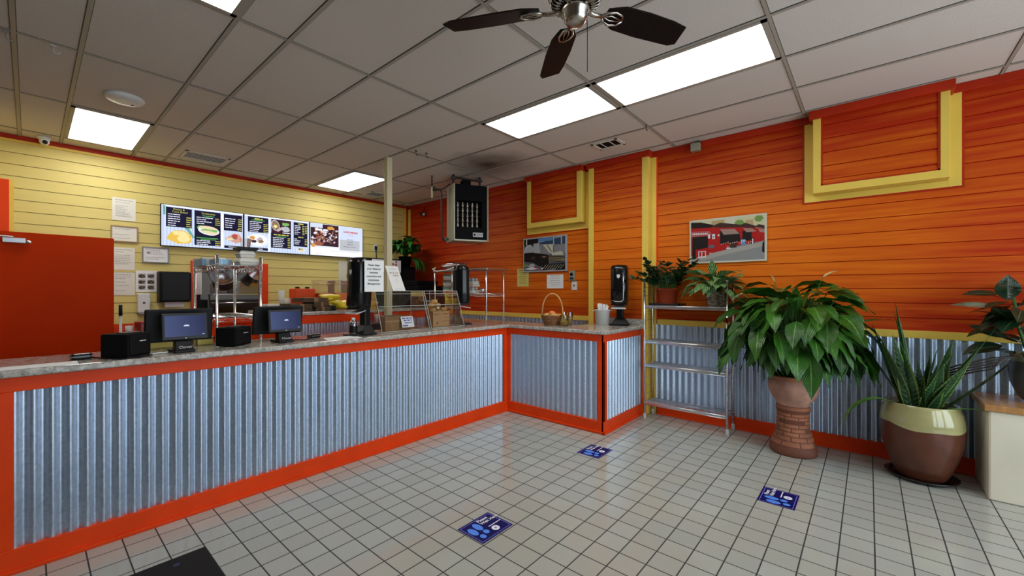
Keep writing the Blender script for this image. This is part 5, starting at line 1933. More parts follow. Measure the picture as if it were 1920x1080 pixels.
mb.obj('door_frame', 'dark_grey', t)
for k, (x, c, lab) in enumerate(((3.79, 'bin_red', 'red'), (3.87, 'ink_blue', 'blue'), (3.95, 'bin_red', 'red'), (4.10, 'jade', 'green'), (4.20, 'ink_blue', 'blue'))):
    pass

t = thing('black_cabinet', 'tall black cabinet in the corner holding up the leafy plant', 'cabinet', (4.575, 6.38, 0))
MB().box(-0.135, 0.135, -0.16, 0.30, 0, 1.90).obj('body', 'black_matte', t, bevel=0.005)
MB().box(-0.11, 0.11, -0.166, -0.159, 0.1, 1.85).obj('door', 'black_plastic', t, bevel=0.003)
t = thing('black_appliance', 'low black appliance beneath the corner plant by the orange wall', 'appliance', (4.58, 5.85, 0))
MB().box(-0.28, 0.28, -0.28, 0.25, 0, 1.55).obj('body', 'black_matte', t, bevel=0.01)
MB().box(-0.26, 0.20, -0.20, 0.22, 1.5505, 1.64).obj('top_unit', 'black_matte', t, bevel=0.02)

# ------------------------------------------------------------------ prints and fittings on the orange wall
for n_, c_ in (('ph_red', (0.37, 0.010, 0.008)), ('ph_dark', (0.012, 0.008, 0.008)), ('ph_brown', (0.05, 0.022, 0.018)), ('ph_awning', (0.40, 0.10, 0.10)), ('ph_awning_grey', (0.30, 0.20, 0.17)),
               ('ph_road', (0.23, 0.235, 0.235)), ('ph_kerb', (0.33, 0.31, 0.28)), ('ph_sky', (0.52, 0.50, 0.30)), ('ph_leaf', (0.16, 0.27, 0.07)), ('ph_blue', (0.10, 0.25, 0.50)),
               ('ph_white', (0.66, 0.66, 0.68)), ('ph_tan', (0.42, 0.31, 0.16)), ('ph_slate', (0.10, 0.11, 0.14)), ('ph_grey', (0.22, 0.22, 0.24)), ('ph_navy', (0.03, 0.06, 0.12)), ('ph_pale', (0.55, 0.53, 0.42)), ('ph_pink', (0.50, 0.06, 0.10)), ('ph_silver', (0.40, 0.41, 0.45))):
    mat(n_, c_, 0.6, spec=0.2)


def print_on_wall(y0, y1, z0, z1, label, edge):
    t = thing('wall_print', label, 'picture', (XR - 0.0065, (y0 + y1) / 2, z0), frame=RWALL, group='photo prints on the orange wall')
    a, h = abs(y1 - y0) / 2, z1 - z0
    MB().box(-a, a, 0, h, 0, 0.026).obj('board', edge, t, bevel=0.002)
    b = 0.018
    return t, (lambda u: -a + b + u * (2 * a - 2 * b)), (lambda v: b + v * (h - 2 * b))


t, ux, vy = print_on_wall(0.772, 1.515, 1.768, 2.254, 'large photo print of a street with red shop stalls', 'ph_pale')
P = lambda *q: [(ux(u), vy(v)) for u, v in q]
Rr = lambda u0, v0, u1, v1: P((u0, v0), (u1, v0), (u1, v1), (u0, v1))
rr = random.Random(9)
pl = [('ph_sky', Rr(0, 0, 1, 1)), ('ph_road', Rr(0, 0, 1, 0.5)),
      ('ph_kerb', P((0, 0.0), (0, 0.14), (0.5, 0.26), (1, 0.40), (1, 0.30), (0.45, 0.14), (0.1, 0.0))),
      ('ph_tan', Rr(0.30, 0.80, 0.48, 0.98)), ('ph_pale', Rr(0.50, 0.80, 0.62, 1.0)), ('ph_leaf', P(*[(0.68 + 0.07 * math.cos(k), 0.86 + 0.09 * math.sin(k)) for k in (0, 1, 2, 3, 4, 5)])),
      ('ph_tan', Rr(0.76, 0.76, 0.86, 0.92)), ('ph_leaf', P(*[(0.93 + 0.06 * math.cos(k), 0.93 + 0.08 * math.sin(k)) for k in (0, 1, 2, 3, 4, 5)])),
      ('ph_red', P((0, 0.14), (0, 0.84), (0.3, 0.84), (0.62, 0.78), (1, 0.70), (1, 0.42), (0.62, 0.33), (0.3, 0.22))),
      ('ph_dark', P((0.0, 0.86), (0.0, 0.99), (0.15, 0.97), (0.33, 0.88), (0.30, 0.82), (0.0, 0.84))),
      ('ph_brown', P((0.28, 0.84), (0.42, 0.92), (0.72, 0.82), (0.72, 0.76), (0.40, 0.80))),
      ('ph_brown', P((0.66, 0.80), (0.76, 0.86), (0.90, 0.76), (0.88, 0.72), (0.72, 0.76))), ('ph_brown', P((0.86, 0.74), (0.93, 0.80), (1.0, 0.76), (1.0, 0.70))),
      ('ph_dark', Rr(0.02, 0.28, 0.25, 0.62)), ('ph_dark', P((0.02, 0.06), (0.08, 0.08), (0.08, 0.4), (0.02, 0.4))),
      ('ph_awning', P((0, 0.62), (0, 0.76), (0.27, 0.74), (0.31, 0.64))),
      ('ph_dark', P((0.42, 0.40), (0.42, 0.72), (0.68, 0.66), (0.70, 0.44))),
      ('ph_awning_grey', P((0.42, 0.76), (0.62, 0.74), (0.68, 0.62), (0.47, 0.62))),
      ('ph_dark', P((0.72, 0.42), (0.72, 0.68), (0.84, 0.64), (0.84, 0.46))),
      ('ph_awning_grey', P((0.73, 0.74), (0.84, 0.72), (0.90, 0.64), (0.77, 0.64))), ('ph_awning_grey', P((0.92, 0.70), (1, 0.68), (1, 0.60), (0.94, 0.62))),
      ('ph_red', P((0.07, 0.10), (0.07, 0.30), (0.25, 0.34), (0.27, 0.16))), ('ph_red', P((0.30, 0.20), (0.30, 0.38), (0.50, 0.40), (0.50, 0.26))),
      ('ph_white', Rr(0.11, 0.10, 0.22, 0.13)), ('ph_white', Rr(0.11, 0.10, 0.122, 0.26)), ('ph_white', Rr(0.155, 0.10, 0.167, 0.26)), ('ph_white', Rr(0.208, 0.10, 0.22, 0.26)), ('ph_white', Rr(0.11, 0.245, 0.22, 0.262)),
      ('ph_white', Rr(0.25, 0.56, 0.28, 0.66)), ('ph_white', Rr(0.31, 0.54, 0.35, 0.66)), ('ph_blue', Rr(0.32, 0.57, 0.34, 0.61)), ('ph_pale', P(*[(0.40 + 0.015 * math.cos(k), 0.62 + 0.03 * math.sin(k)) for k in range(6)])),
      ('ph_slate', P(*[(0.30 + 0.05 * math.cos(k), 0.36 + 0.045 * math.sin(k)) for k in range(6)])), ('ph_awning', Rr(0.51, 0.28, 0.57, 0.35)), ('ph_white', Rr(0.51, 0.28, 0.57, 0.31)),
      ('ph_blue', Rr(0.70, 0.36, 0.76, 0.48)), ('ph_white', Rr(0.70, 0.44, 0.76, 0.455)), ('ph_dark', Rr(0.83, 0.36, 0.87, 0.50)), ('ph_white', Rr(0.845, 0.36, 0.86, 0.48)),
      ('ph_brown', P((0.55, 0.30), (0.56, 0.42), (0.66, 0.40), (0.64, 0.30))), ('ph_dark', P((0.97, 0.18), (1.0, 0.14), (1.0, 0.42), (0.975, 0.36)))]
for k in range(14):
    pl.append((('ph_white', 'ph_pale', 'ph_tan')[k % 3], P(*[(0.44 + 0.03 * k + 0.008 * math.cos(q), 0.40 + 0.012 * (k % 4) + 0.012 * math.sin(q)) for q in range(6)])))
for k in range(9):
    u = 0.03 + k * 0.026
    pl.append(('ph_white', P(*[(u + 0.010 * math.cos(q) * (1 + 0.3 * (k % 2)), 0.695 - 0.002 * k + 0.024 * math.sin(q)) for q in range(6)])))
flat('picture', t, pl, 0.0268, 0.00008)

t, ux, vy = print_on_wall(3.138, 3.90, 1.742, 2.25, 'photo print of a smoky outdoor grill, nearer the heater', 'ph_silver')
pl = [('ph_slate', Rr(0, 0, 1, 1)), ('ph_dark', Rr(0, 0.80, 0.40, 1)), ('ph_navy', Rr(0.36, 0.80, 0.72, 1)), ('ph_silver', P((0.36, 0.86), (0.72, 0.94), (0.72, 0.955), (0.36, 0.89))), ('ph_blue', Rr(0.36, 0.90, 0.70, 0.985)),
      ('ph_navy', Rr(0.74, 0.78, 1, 1)), ('ph_silver', Rr(0.72, 0.76, 0.745, 1)), ('ph_silver', Rr(0.90, 0.78, 0.93, 1)), ('ph_silver', P((0.75, 0.96), (0.92, 0.98), (0.92, 1), (0.75, 0.985))), ('ph_pale', Rr(0.05, 0.82, 0.08, 1)),
      ('ph_grey', Rr(0.74, 0.48, 1, 0.76)), ('ph_pale', P((0.44, 0.80), (0.72, 0.78), (0.72, 0.52), (0.66, 0.50))), ('ph_grey', P((0.36, 0.82), (0.46, 0.82), (0.66, 0.48), (0.40, 0.46))),
      ('ph_silver', P((0.24, 0.85), (0.38, 0.86), (0.42, 0.48), (0.26, 0.48))), ('ph_grey', P((0.56, 0.78), (0.60, 0.78), (0.70, 0.56), (0.67, 0.54))),
      ('ph_silver', P((0.0, 0.58), (0.02, 0.70), (0.08, 0.79), (0.18, 0.81), (0.26, 0.72), (0.28, 0.60), (0.20, 0.58))), ('ph_white', P((0.0, 0.62), (0.03, 0.73), (0.09, 0.81), (0.18, 0.83), (0.17, 0.80), (0.09, 0.77), (0.04, 0.70))),
      ('ph_dark', P((0.0, 0.3), (0.0, 0.55), (0.12, 0.58), (0.36, 0.54), (0.60, 0.48), (0.62, 0.20), (0.40, 0.12), (0.2, 0.26))),
      ('ph_brown', P((0.16, 0.36), (0.20, 0.46), (0.30, 0.44), (0.28, 0.34))), ('ph_brown', P((0.40, 0.40), (0.44, 0.46), (0.58, 0.44), (0.56, 0.36))), ('ph_tan', P((0.46, 0.42), (0.50, 0.44), (0.55, 0.42), (0.5, 0.40))),
      ('ph_pale', P((0.68, 0.52), (0.92, 0.56), (0.98, 0.42), (0.70, 0.44))), ('ph_tan', P((0.62, 0.44), (0.97, 0.36), (1.0, 0.26), (0.62, 0.30))),
      ('ph_dark', Rr(0.45, 0.0, 1.0, 0.20)), ('ph_slate', P((0.0, 0.0), (0.0, 0.24), (0.22, 0.26), (0.44, 0.10), (0.44, 0.0))), ('ph_leaf', P((0.0, 0.14), (0.02, 0.22), (0.12, 0.2), (0.1, 0.13))),
      ('ph_silver', P((0.1, 0.12), (0.16, 0.22), (0.26, 0.22), (0.30, 0.1))), ('ph_white', P((0.0, 0.06), (0.2, 0.12), (0.36, 0.06), (0.2, 0.03))),
      ('ph_pink', P(*[(0.28 + 0.034 * math.cos(k), 0.12 + 0.036 * math.sin(k)) for k in range(6)])), ('ph_pink', P(*[(0.37 + 0.034 * math.cos(k), 0.045 + 0.036 * math.sin(k)) for k in range(6)])), ('ph_white', P(*[(0.46 + 0.03 * math.cos(k), 0.06 + 0.03 * math.sin(k)) for k in range(6)])),
      ('ph_grey', P((0.5, 0.0), (0.8, 0.05), (0.75, 0.0)))]
for k in range(13):
    u = 0.62 + k * 0.028
    pl.append(('ph_dark', P((u, 0.30), (u + 0.01, 0.30), (u - 0.004, 0.45), (u - 0.014, 0.45))))
for k in range(4):
    pl.append(('ph_dark', P((0.62, 0.435 - k * 0.045), (1.0, 0.37 - k * 0.05), (1.0, 0.355 - k * 0.05), (0.62, 0.42 - k * 0.045))))
for k in range(8):
    pl.append(('ph_pale', P((0.46 + k * 0.06, 0.03), (0.47 + k * 0.06, 0.03), (0.56 + k * 0.06, 0.17), (0.55 + k * 0.06, 0.17))))
flat('picture', t, pl, 0.0268, 0.00008)


def wall_sheet(y0, y1, z0, z1, m, label, ink, seed, name='posted_note'):
    t = thing(name, label, 'paper', (XR - 0.0065, (y0 + y1) / 2, z0), frame=RWALL)
    a, h = (y1 - y0) / 2, z1 - z0
    MB().box(-a, a, 0, h, 0, 0.002).obj('sheet', m, t)
    pl = []
    r_ = random.Random(seed)
    n = int(h / 0.034)
    for k in range(n):
        w_ = r_.uniform(0.9, 1.5)
        words(pl, ink, -a * w_ / 2, h * 0.9 - h * 0.82 * k / n, a * w_, 0.007 if k else 0.012, r_)
    flat('print', t, pl, 0.0024, 0.0001)


wall_sheet(3.815, 4.035, 1.53, 1.80, 'note_yellow', 'yellow note under the left corner of the grill print', 'ink_brown', 2)
wall_sheet(3.205, 3.485, 1.50, 1.697, 'paper', 'white paper pinned under the grill print', 'ink_soft', 3)
t = thing('thermostat', 'small grey thermostat box right of the white paper on the orange wall', 'thermostat', (XR - 0.0065, 3.047, 1.605), frame=RWALL)
MB().box(-0.045, 0.045, 0, 0.135, 0, 0.04).obj('housing', 'heater_side', t, bevel=0.005)
MB().lathe([(0.024, 0.0402), (0.024, 0.046), (0, 0.047)], 20, cx=0.0, cy=0.085).obj('dial', 'black_plastic', t)
MB().box(-0.03, 0.03, 0.015, 0.045, 0.0402, 0.043).obj('scale', 'dark_grey', t)
t = thing('light_switch', 'white switch plate just under the thermostat', 'light switch', (XR - 0.0065, 3.025, 1.475), frame=RWALL)
MB().box(-0.044, 0.044, 0, 0.122, 0, 0.008).obj('plate', 'white_plastic', t, bevel=0.003)
MB().box(-0.006, 0.006, 0.05, 0.075, 0.008, 0.018).obj('toggle', 'black_plastic', t)

# ------------------------------------------------------------------ floor stickers and mat
def sticker(x, y, label):
    t = thing('floor_sticker', label, 'floor sticker', (x, y, 0.0004), frame=FLOOR, group='blue floor stickers')
    w, h = 0.272, 0.218
    q = lambda u, v: (-w / 2 + u * w, h / 2 - v * h)
    rq = lambda u0, v0, u1, v1: [q(u0, v1), q(u1, v1), q(u1, v0), q(u0, v0)]
    MB().box(-w / 2, w / 2, -h / 2, h / 2, 0, 0.0008).obj('sheet', 'sticker_navy', t)
    pl = []
    for a in ((0.035, 0.05, 0.05, 0.95), (0.95, 0.05, 0.965, 0.95), (0.035, 0.05, 0.965, 0.068), (0.035, 0.932, 0.965, 0.95)):
        pl.append(('sticker_line', rq(*a)))
    for (u, v, ru, rv) in ((0.375, 0.34, 0.085, 0.20), (0.165, 0.42, 0.085, 0.20), (0.385, 0.665, 0.066, 0.10), (0.205, 0.765, 0.066, 0.10)):
        cx, cy = q(u, v)
        pl.append(('sticker_blue', ell(cx, cy, ru * w, rv * h, 24)))
    cx, cy = q(0.635, 0.735)
    pl.append(('sticker_white', ell(cx, cy, 0.026, 0.026, 24)))
    pl.append(('sticker_line', ell(cx, cy, 0.008, 0.008, 12)))
    words(pl, 'sticker_white', q(0.56, 0)[0], q(0, 0.555)[1], 0.39 * w, 0.007, random.Random(1), gap=-0.2)
    flat('print', t, pl, 0.001, 0.00008)
    text(t, 'Please', 0.034, (*q(0.50, 0.165), 0.0022), 'sticker_white', align='LEFT', bold=0.0008)
    text(t, 'Wait Here', 0.034, (*q(0.50, 0.315), 0.0022), 'sticker_white', align='LEFT', bold=0.0008)


sticker(1.879, 1.771, 'blue floor sticker nearest the camera, left of the other two')
sticker(3.432, 1.866, 'blue floor sticker by the corner of the counter')
sticker(3.522, 0.477, 'blue floor sticker on the right, before the terracotta pedestal')
t = thing('floor_mat', 'black mat on the tiles before the counter, bottom left', 'mat', (0.1, 2.3, 0))
MB().box(-0.9, 0.566, -0.75, 0.52, 0.0005, 0.010).obj('mat', 'mat_black', t, bevel=0.004)
mat('mat_logo', (0.03, 0.035, 0.12), 0.8)
flat('print', t, [('mat_logo', ell(0.42, 0.44, 0.016, 0.014))], 0.0105)

# ------------------------------------------------------------------ kitchen seen through the hatch
L = bpy.data.lights.new('kitchen_fill_light', 'AREA')  # unseen area light added to brighten the kitchen interior
L.shape, L.size, L.size_y, L.energy = 'RECTANGLE', 1.2, 0.6, 22
L.color = (1.0, 0.98, 0.95)
lo = bpy.data.objects.new('kitchen_fill_light', L)
COL.objects.link(lo)
lo.location = (2.4, 8.0, KZ - 0.04)
t = thing('kitchen_counter', 'steel worktop in the kitchen behind the hatch', 'counter', (2.2, 8.4, 0))
MB().box(-1.0, 1.2, -0.3, 0.3, 0.86, 0.90).obj('top', 'steel', t)
MB().box(-0.98, 1.18, -0.28, 0.28, 0, 0.86).obj('base', 'dark_grey', t)
t = thing('white_appliance', 'white appliance in the kitchen, left in the hatch', 'appliance', (1.66, 8.4, 0.9005))
MB().box(-0.22, 0.22, -0.25, 0.25, 0.50, 0.95).obj('upper', 'appliance_white', t, bevel=0.01)
MB().box(-0.21, 0.21, -0.22, 0.25, 0, 0.50).obj('lower', 'black_plastic', t, bevel=0.01)
MB().box(-0.12, 0.12, -0.225, -0.22, 0.08, 0.42).obj('window', 'terracotta_dark', t)
t = thing('dark_oven', 'dark oven in the kitchen seen low in the hatch', 'oven', (2.35, 8.4, 0.9005))
MB().box(-0.40, 0.55, -0.25, 0.25, 0, 0.42).obj('body', 'dark_grey', t, bevel=0.01)
MB().box(-0.3, 0.1, -0.256, -0.25, 0.05, 0.30).obj('window', 'black_gloss', t)
MB().tube([(-0.35, -0.28, 0.36), (0.5, -0.28, 0.36)], 0.012, 8).obj('handle', 'chrome', t)
t = thing('kitchen_shelf', 'steel shelf loaded with dark boxes in the kitchen, right in the hatch', 'shelf', (2.15, 7.75, 0))
W(t).box(1.90, 2.75, 7.6, 7.95, 1.40, 1.42).obj('board', 'steel', t)
for x in (1.92, 2.73):
    W(t).tube([(x, 7.9, 0), (x, 7.9, 1.40)], 0.015, 8).obj('leg', 'steel', t)
for k, (x0, x1, h, m_, lab) in enumerate(((1.93, 2.10, 0.16, 'mid_grey', 'grey box on the kitchen shelf, left'), (2.13, 2.24, 0.10, 'vase_dark', 'low dark box on the kitchen shelf, middle'), (2.28, 2.60, 0.20, 'ink_soft', 'wide pale grey box on the kitchen shelf, right'))):
    tag(MB().box(x0, x1, 7.65, 7.9, 1.4205, 1.42 + h).obj('kitchen_box', m_, bevel=0.006), lab, 'box', 'boxes on the kitchen shelf')
t = thing('pot_rail', 'steel rail for pots across the kitchen hatch', 'rail', (2.05, 7.15, 1.95))
MB().tube([(-0.5, 0, 0), (0.75, 0, 0)], 0.012, 8).obj('bar', 'steel', t)
for x in (-0.45, 0.7):
    MB().tube([(x, 0, 0), (x, 0, KZ - 1.95)], 0.008, 6).obj('hanger', 'steel', t)


def pot(x, y, z, r, h, tilt, yaw, label):
    t = thing('hanging_pot', label, 'cooking pot', (x, y, z), group='pots hanging in the hatch')
    t.rotation_euler = (R(tilt), 0, R(yaw))
    mb = MB()
    mb.lathe([(0.0, 0.0), (r * 0.92, 0.0), (r, h * 0.1), (r, h), (r * 1.04, h * 1.01), (r * 0.97, h), (r * 0.96, h * 0.1), (0, h * 0.04)], 28, cap0=False, cap1=False)
    mb.obj('vessel', 'steel', t)
    MB().tube([(-r, 0, h * 0.8), (-r * 1.15, 0, h * 1.25), (-r * 0.6, 0, h * 1.75), (0, 0, h * 1.9), (r * 0.6, 0, h * 1.75), (r * 1.15, 0, h * 1.25), (r, 0, h * 0.8)], 0.006, 6).obj('handle', 'steel', t)
    return t


pot(1.93, 7.15, 1.60, 0.165, 0.22, 62, -20, 'large round steel pot hanging in the hatch')
p_ = pot(2.23, 7.15, 1.62, 0.125, 0.19, 55, 25, 'smaller steel pot with a yellow label hanging in the hatch')
MB().box(-0.05, 0.05, -0.1275, -0.12, 0.03, 0.11).obj('label', 'note_yellow', p_)

# ------------------------------------------------------------------ plants
def foliage(t, name, mats, build, fixx=None):
    mb = MB()
    build(mb)
    inv = Matrix.Translation(-Vector(t.location))
    mb.v = [inv @ q for q in mb.v]
    return mb.obj(name, mats, t, fix=False)


# terracotta pedestal and the peace lily bowl on it
PX, PY = 4.625, 0.515
t = thing('pedestal', 'terracotta column with moulded bricks standing on the floor tiles', 'pedestal', (PX, PY, 0))
prof = [(0.0, 0.0), (0.176, 0.0), (0.182, 0.02), (0.182, 0.055), (0.174, 0.072), (0.166, 0.085), (0.146, 0.14), (0.130, 0.20), (0.121, 0.26), (0.119, 0.32), (0.122, 0.365), (0.130, 0.385), (0.132, 0.40), (0.128, 0.425), (0.0, 0.425)]
MB().lathe(prof, 56, mi=0, mis=[1, 1, 1, 1, 1] + [2] * 7 + [0] * 2, cap0=False, cap1=False).obj('column', ['terracotta', 'terracotta_dark', 'terracotta_mortar'], t)


def rad(z):
    for (r0, z0), (r1, z1) in zip(prof[4:], prof[5:]):
        if z0 <= z <= z1 and z1 > z0:
            return r0 + (r1 - r0) * (z - z0) / (z1 - z0)
    return 0.15


mb = MB()
rr = random.Random(3)
rws = [(0.085, 0.125), (0.130, 0.165), (0.170, 0.202), (0.207, 0.238), (0.243, 0.272), (0.277, 0.305), (0.310, 0.337), (0.342, 0.366)]
for j, (z0, z1) in enumerate(rws):
    n = 7
    for k in range(n):
        if rr.random() < 0.18:
            continue
        a0 = 2 * math.pi * (k + 0.5 * (j % 2)) / n + 0.03
        a1 = a0 + 2 * math.pi / n - 0.06
        vs, m_ = [], 6
        for i in range(m_ + 1):
            a = a0 + (a1 - a0) * i / m_
            for z, e in ((z0, 0.001), (z0 + 0.004, 0.006), (z1 - 0.004, 0.006), (z1, 0.001)):
                r = rad(z) + (0.005 if 0 < i < m_ else 0.001) * (e > 0.003) + 0.0005
                vs.append((r * math.cos(a), r * math.sin(a), z))
        fs = [(i * 4 + q, i * 4 + q + 4, i * 4 + q + 5, i * 4 + q + 1) for i in range(m_) for q in range(3)]
        mb.add(vs, fs, 0, False)
mb.obj('brickwork', 'terracotta', t, fix=False)

t = thing('potted_plant', 'big peace lily with drooping green leaves in a terracotta bowl', 'plant', (PX, PY, 0.4255))
MB().lathe([(0.0, 0.0), (0.115, 0.0), (0.128, 0.012), (0.130, 0.03), (0.168, 0.085), (0.190, 0.14), (0.195, 0.18), (0.194, 0.225), (0.182, 0.238), (0.180, 0.246), (0.188, 0.252), (0.188, 0.272), (0.178, 0.276), (0.170, 0.27), (0.168, 0.24), (0.0, 0.238)], 52,
           mis=[1, 1, 1, 1, 1, 1, 1, 1, 0, 0, 0, 0, 0, 0, 2], cap0=False, cap1=False).obj('bowl', ['terracotta', 'terracotta_pale', 'soil'], t)
rr = random.Random(21)


def lily(mb):
    ctr = Vector((PX, PY, 1.04))
    N = 190
    for k in range(N):
        az = 2.39996 * k + rr.uniform(-0.25, 0.25)
        u = (k + 0.5) / N
        ph = math.asin(max(-1, min(1, 1.0 - 1.30 * u)))          # crown first, then down to the rim
        h = Vector((math.cos(az), math.sin(az), 0))
        lay = rr.uniform(0.72, 1.0) if rr.random() < 0.7 else rr.uniform(0.45, 0.72)
        rh = 0.50 * lay
        if h.x > 0:
            rh *= 1 - 0.40 * h.x
        base = ctr + h * rh * math.cos(ph) + Vector((0, 0, (0.50 if ph > 0 else 0.42) * lay * math.sin(ph)))
        L = rr.uniform(0.24, 0.36)
        # the blade lies along the dome, pointing out and down
        out = max(0.12, math.sin(ph)) + rr.uniform(0.05, 0.35)
        dn = -math.cos(ph) * rr.uniform(0.5, 1.0) + (0.25 if ph > 1.0 else 0.0)
        e2 = math.atan2(dn, out)
        root = Vector((PX + rr.uniform(-0.08, 0.08), PY + rr.uniform(-0.08, 0.08), 0.67))
        base.x = min(base.x, 4.95)
        base.z = max(base.z, 0.93)
        mid = root * 0.4 + base * 0.6 + Vector((0, 0, 0.08))
        mid.x = min(mid.x, 4.95)
        mb.tube([root, mid, base], 0.0038, 5, mi=1)
        a2 = az + rr.uniform(-0.7, 0.7)
        if h.x > 0.5:
            a2 = az + rr.choice((-1, 1)) * rr.uniform(0.8, 1.4)
        mb.leaf(base, a2, e2 + 0.35, L, L * rr.uniform(0.38, 0.50), rr.uniform(0.5, 1.0), seg=9, fold=0.13, tip=0.68, wave=0.006, roll=rr.uniform(-0.6, 0.6), xmax=4.962)
    # upright crown leaves
    for (dx, dy, z, az, el, L) in ((0, -0.05, 1.22, -70, 78, 0.36), (0.02, 0.10, 1.25, 110, 55, 0.34), (-0.05, 0.22, 1.24, 125, 40, 0.34), (-0.03, 0.0, 1.20, 200, 75, 0.33), (0.04, -0.22, 1.20, -80, 40, 0.34), (0.0, -0.32, 1.16, -85, 20, 0.34)):
        b = Vector((PX + dx, PY + dy, z))
        mb.tube([Vector((PX, PY, 0.67)), (Vector((PX, PY, 0.67)) + b) / 2, b], 0.0042, 5, mi=1)
        mb.leaf(b, R(az), R(el), L, L * 0.40, 0.35, seg=9, fold=0.2, tip=0.66, wave=0.004, roll=rr.uniform(-0.3, 0.3), xmax=4.962)


foliage(t, 'foliage', ['lily_leaf', 'stem_green'], lily)
for k, (x, y, z, az, ln) in enumerate(((4.66, 0.66, 1.545, 2.0, 0.085), (4.66, 0.30, 1.585, -1.15, 0.12), (4.55, 0.90, 1.44, 1.6, 0.13))):
    def fl(mb):
        mb.tube([(PX, PY, 0.67), ((PX + x) / 2 - 0.02, (PY + y) / 2, 0.3 * 0.67 + 0.7 * z), (x, y, z)], 0.0032, 6, mi=2)
        el = (1.2, 0.6, -0.55)[k]
        mb.leaf((x, y, z), az, el, ln, ln * 0.36, 0.3, seg=7, fold=0.5, tip=0.75, mi=0)
        d = Vector((math.cos(el) * math.cos(az), math.cos(el) * math.sin(az), math.sin(el)))
        mb.tube([Vector((x, y, z + 0.004)), Vector((x, y, z + 0.006)) + d * ln * 0.55], 0.006, 6, mi=1)
    o = foliage(t, 'flower', ['petal', 'spadix', 'stem_green'], fl)
    o['label'] = 'pale flower'

# glazed pot with the snake plant
QX, QY = 4.655, -0.305
t = thing('saucer', 'black round saucer under the brown and cream glazed pot', 'saucer', (QX, QY, 0))
MB().lathe([(0.0, 0.0005), (0.180, 0.0005), (0.205, 0.022), (0.212, 0.03), (0.202, 0.032), (0.176, 0.012), (0.0, 0.010)], 48, cap0=False, cap1=False).obj('dish', 'saucer_black', t)
t = thing('potted_plant', 'snake plant with sword leaves in a brown and cream glazed pot', 'plant', (QX, QY, 0.0125))
pp = [(0.0, 0.0), (0.140, 0.0), (0.155, 0.03), (0.196, 0.14), (0.228, 0.25), (0.241, 0.35), (0.242, 0.425), (0.238, 0.47), (0.228, 0.525), (0.214, 0.555), (0.214, 0.575), (0.204, 0.578), (0.196, 0.56), (0.194, 0.53), (0.0, 0.52)]
MB().lathe(pp, 64, mis=[0, 0, 0, 0, 0, 0, 1, 1, 1, 1, 1, 1, 1, 2], cap0=False, cap1=False).obj('pot', ['glaze_brown', 'glaze_cream', 'soil'], t)
mb = MB()
n = 64
vs = []
for i in range(n):
    a = 2 * math.pi * i / n
    zz = 0.428 - 0.018 - 0.014 * math.sin(2 * a + 1.0) - 0.007 * math.sin(5 * a)
    vs.append((0.2425 * math.cos(a), 0.2425 * math.sin(a), zz))
    vs.append((0.2432 * math.cos(a), 0.2432 * math.sin(a), 0.432))
mb.add(vs, [(2 * i, 2 * ((i + 1) % n), 2 * ((i + 1) % n) + 1, 2 * i + 1) for i in range(n)], 0, True)
mb.obj('glaze_edge', 'glaze_cream', t)
rr = random.Random(31)


def snake(mb):
    for k in range(21):
        a = rr.uniform(0, 6.28)
        r0 = rr.uniform(0.0, 0.13)
        el = R(rr.uniform(62, 88))
        if k % 4 == 0:
            el = R(rr.uniform(45, 62))
        if math.cos(a) > 0.3:
            el = max(el, R(76))
        L = rr.uniform(0.48, 0.78)
        mb.leaf((QX + r0 * math.cos(a), QY + r0 * math.sin(a), 0.53), a, el, L * rr.uniform(0.75, 1.0), rr.uniform(0.066, 0.09), rr.uniform(-0.05, 0.22), seg=10, fold=0.22, tip=0.58, twist=rr.uniform(-0.9, 0.9), roll=rr.uniform(-1.5, 1.5), xmax=4.965)
    for (dx, dy, az, el, L) in ((-0.04, 0.06, 100, 84, 0.86), (-0.02, 0.02, 90, 80, 0.78), (0.0, 0.10, 105, 74, 0.70)):
        mb.leaf((QX + dx, QY + dy, 0.53), R(az), R(el), L, 0.068, 0.0, seg=10, fold=0.2, tip=0.55, roll=0.4, xmax=4.965)
    # the long ones leaning to either side
    mb.leaf((QX - 0.02, QY - 0.10, 0.53), R(-72), R(42), 0.78, 0.055, -0.25, seg=10, fold=0.4, tip=0.42, xmax=4.965)
    mb.leaf((QX, QY + 0.08, 0.53), R(100), R(61), 1.02, 0.062, -0.05, seg=10, fold=0.4, tip=0.42, xmax=4.965)
    mb.leaf((QX - 0.06, QY - 0.02, 0.53), R(-100), R(60), 0.8, 0.06, -0.1, seg=10, fold=0.4, tip=0.42, xmax=4.965)
    # two fresh arching leaves
    mb.leaf((QX - 0.10, QY + 0.14, 0.56), R(128), R(30), 0.55, 0.062, 2.1, mi=1, seg=12, fold=0.3, tip=0.5, zmin=0.3)
    mb.leaf((QX - 0.12, QY - 0.12, 0.58), R(-88), R(12), 0.48, 0.036, 0.55, mi=1, seg=10, fold=0.3, tip=0.5)


foliage(t, 'foliage', ['snake_leaf', 'fresh_leaf'], snake)

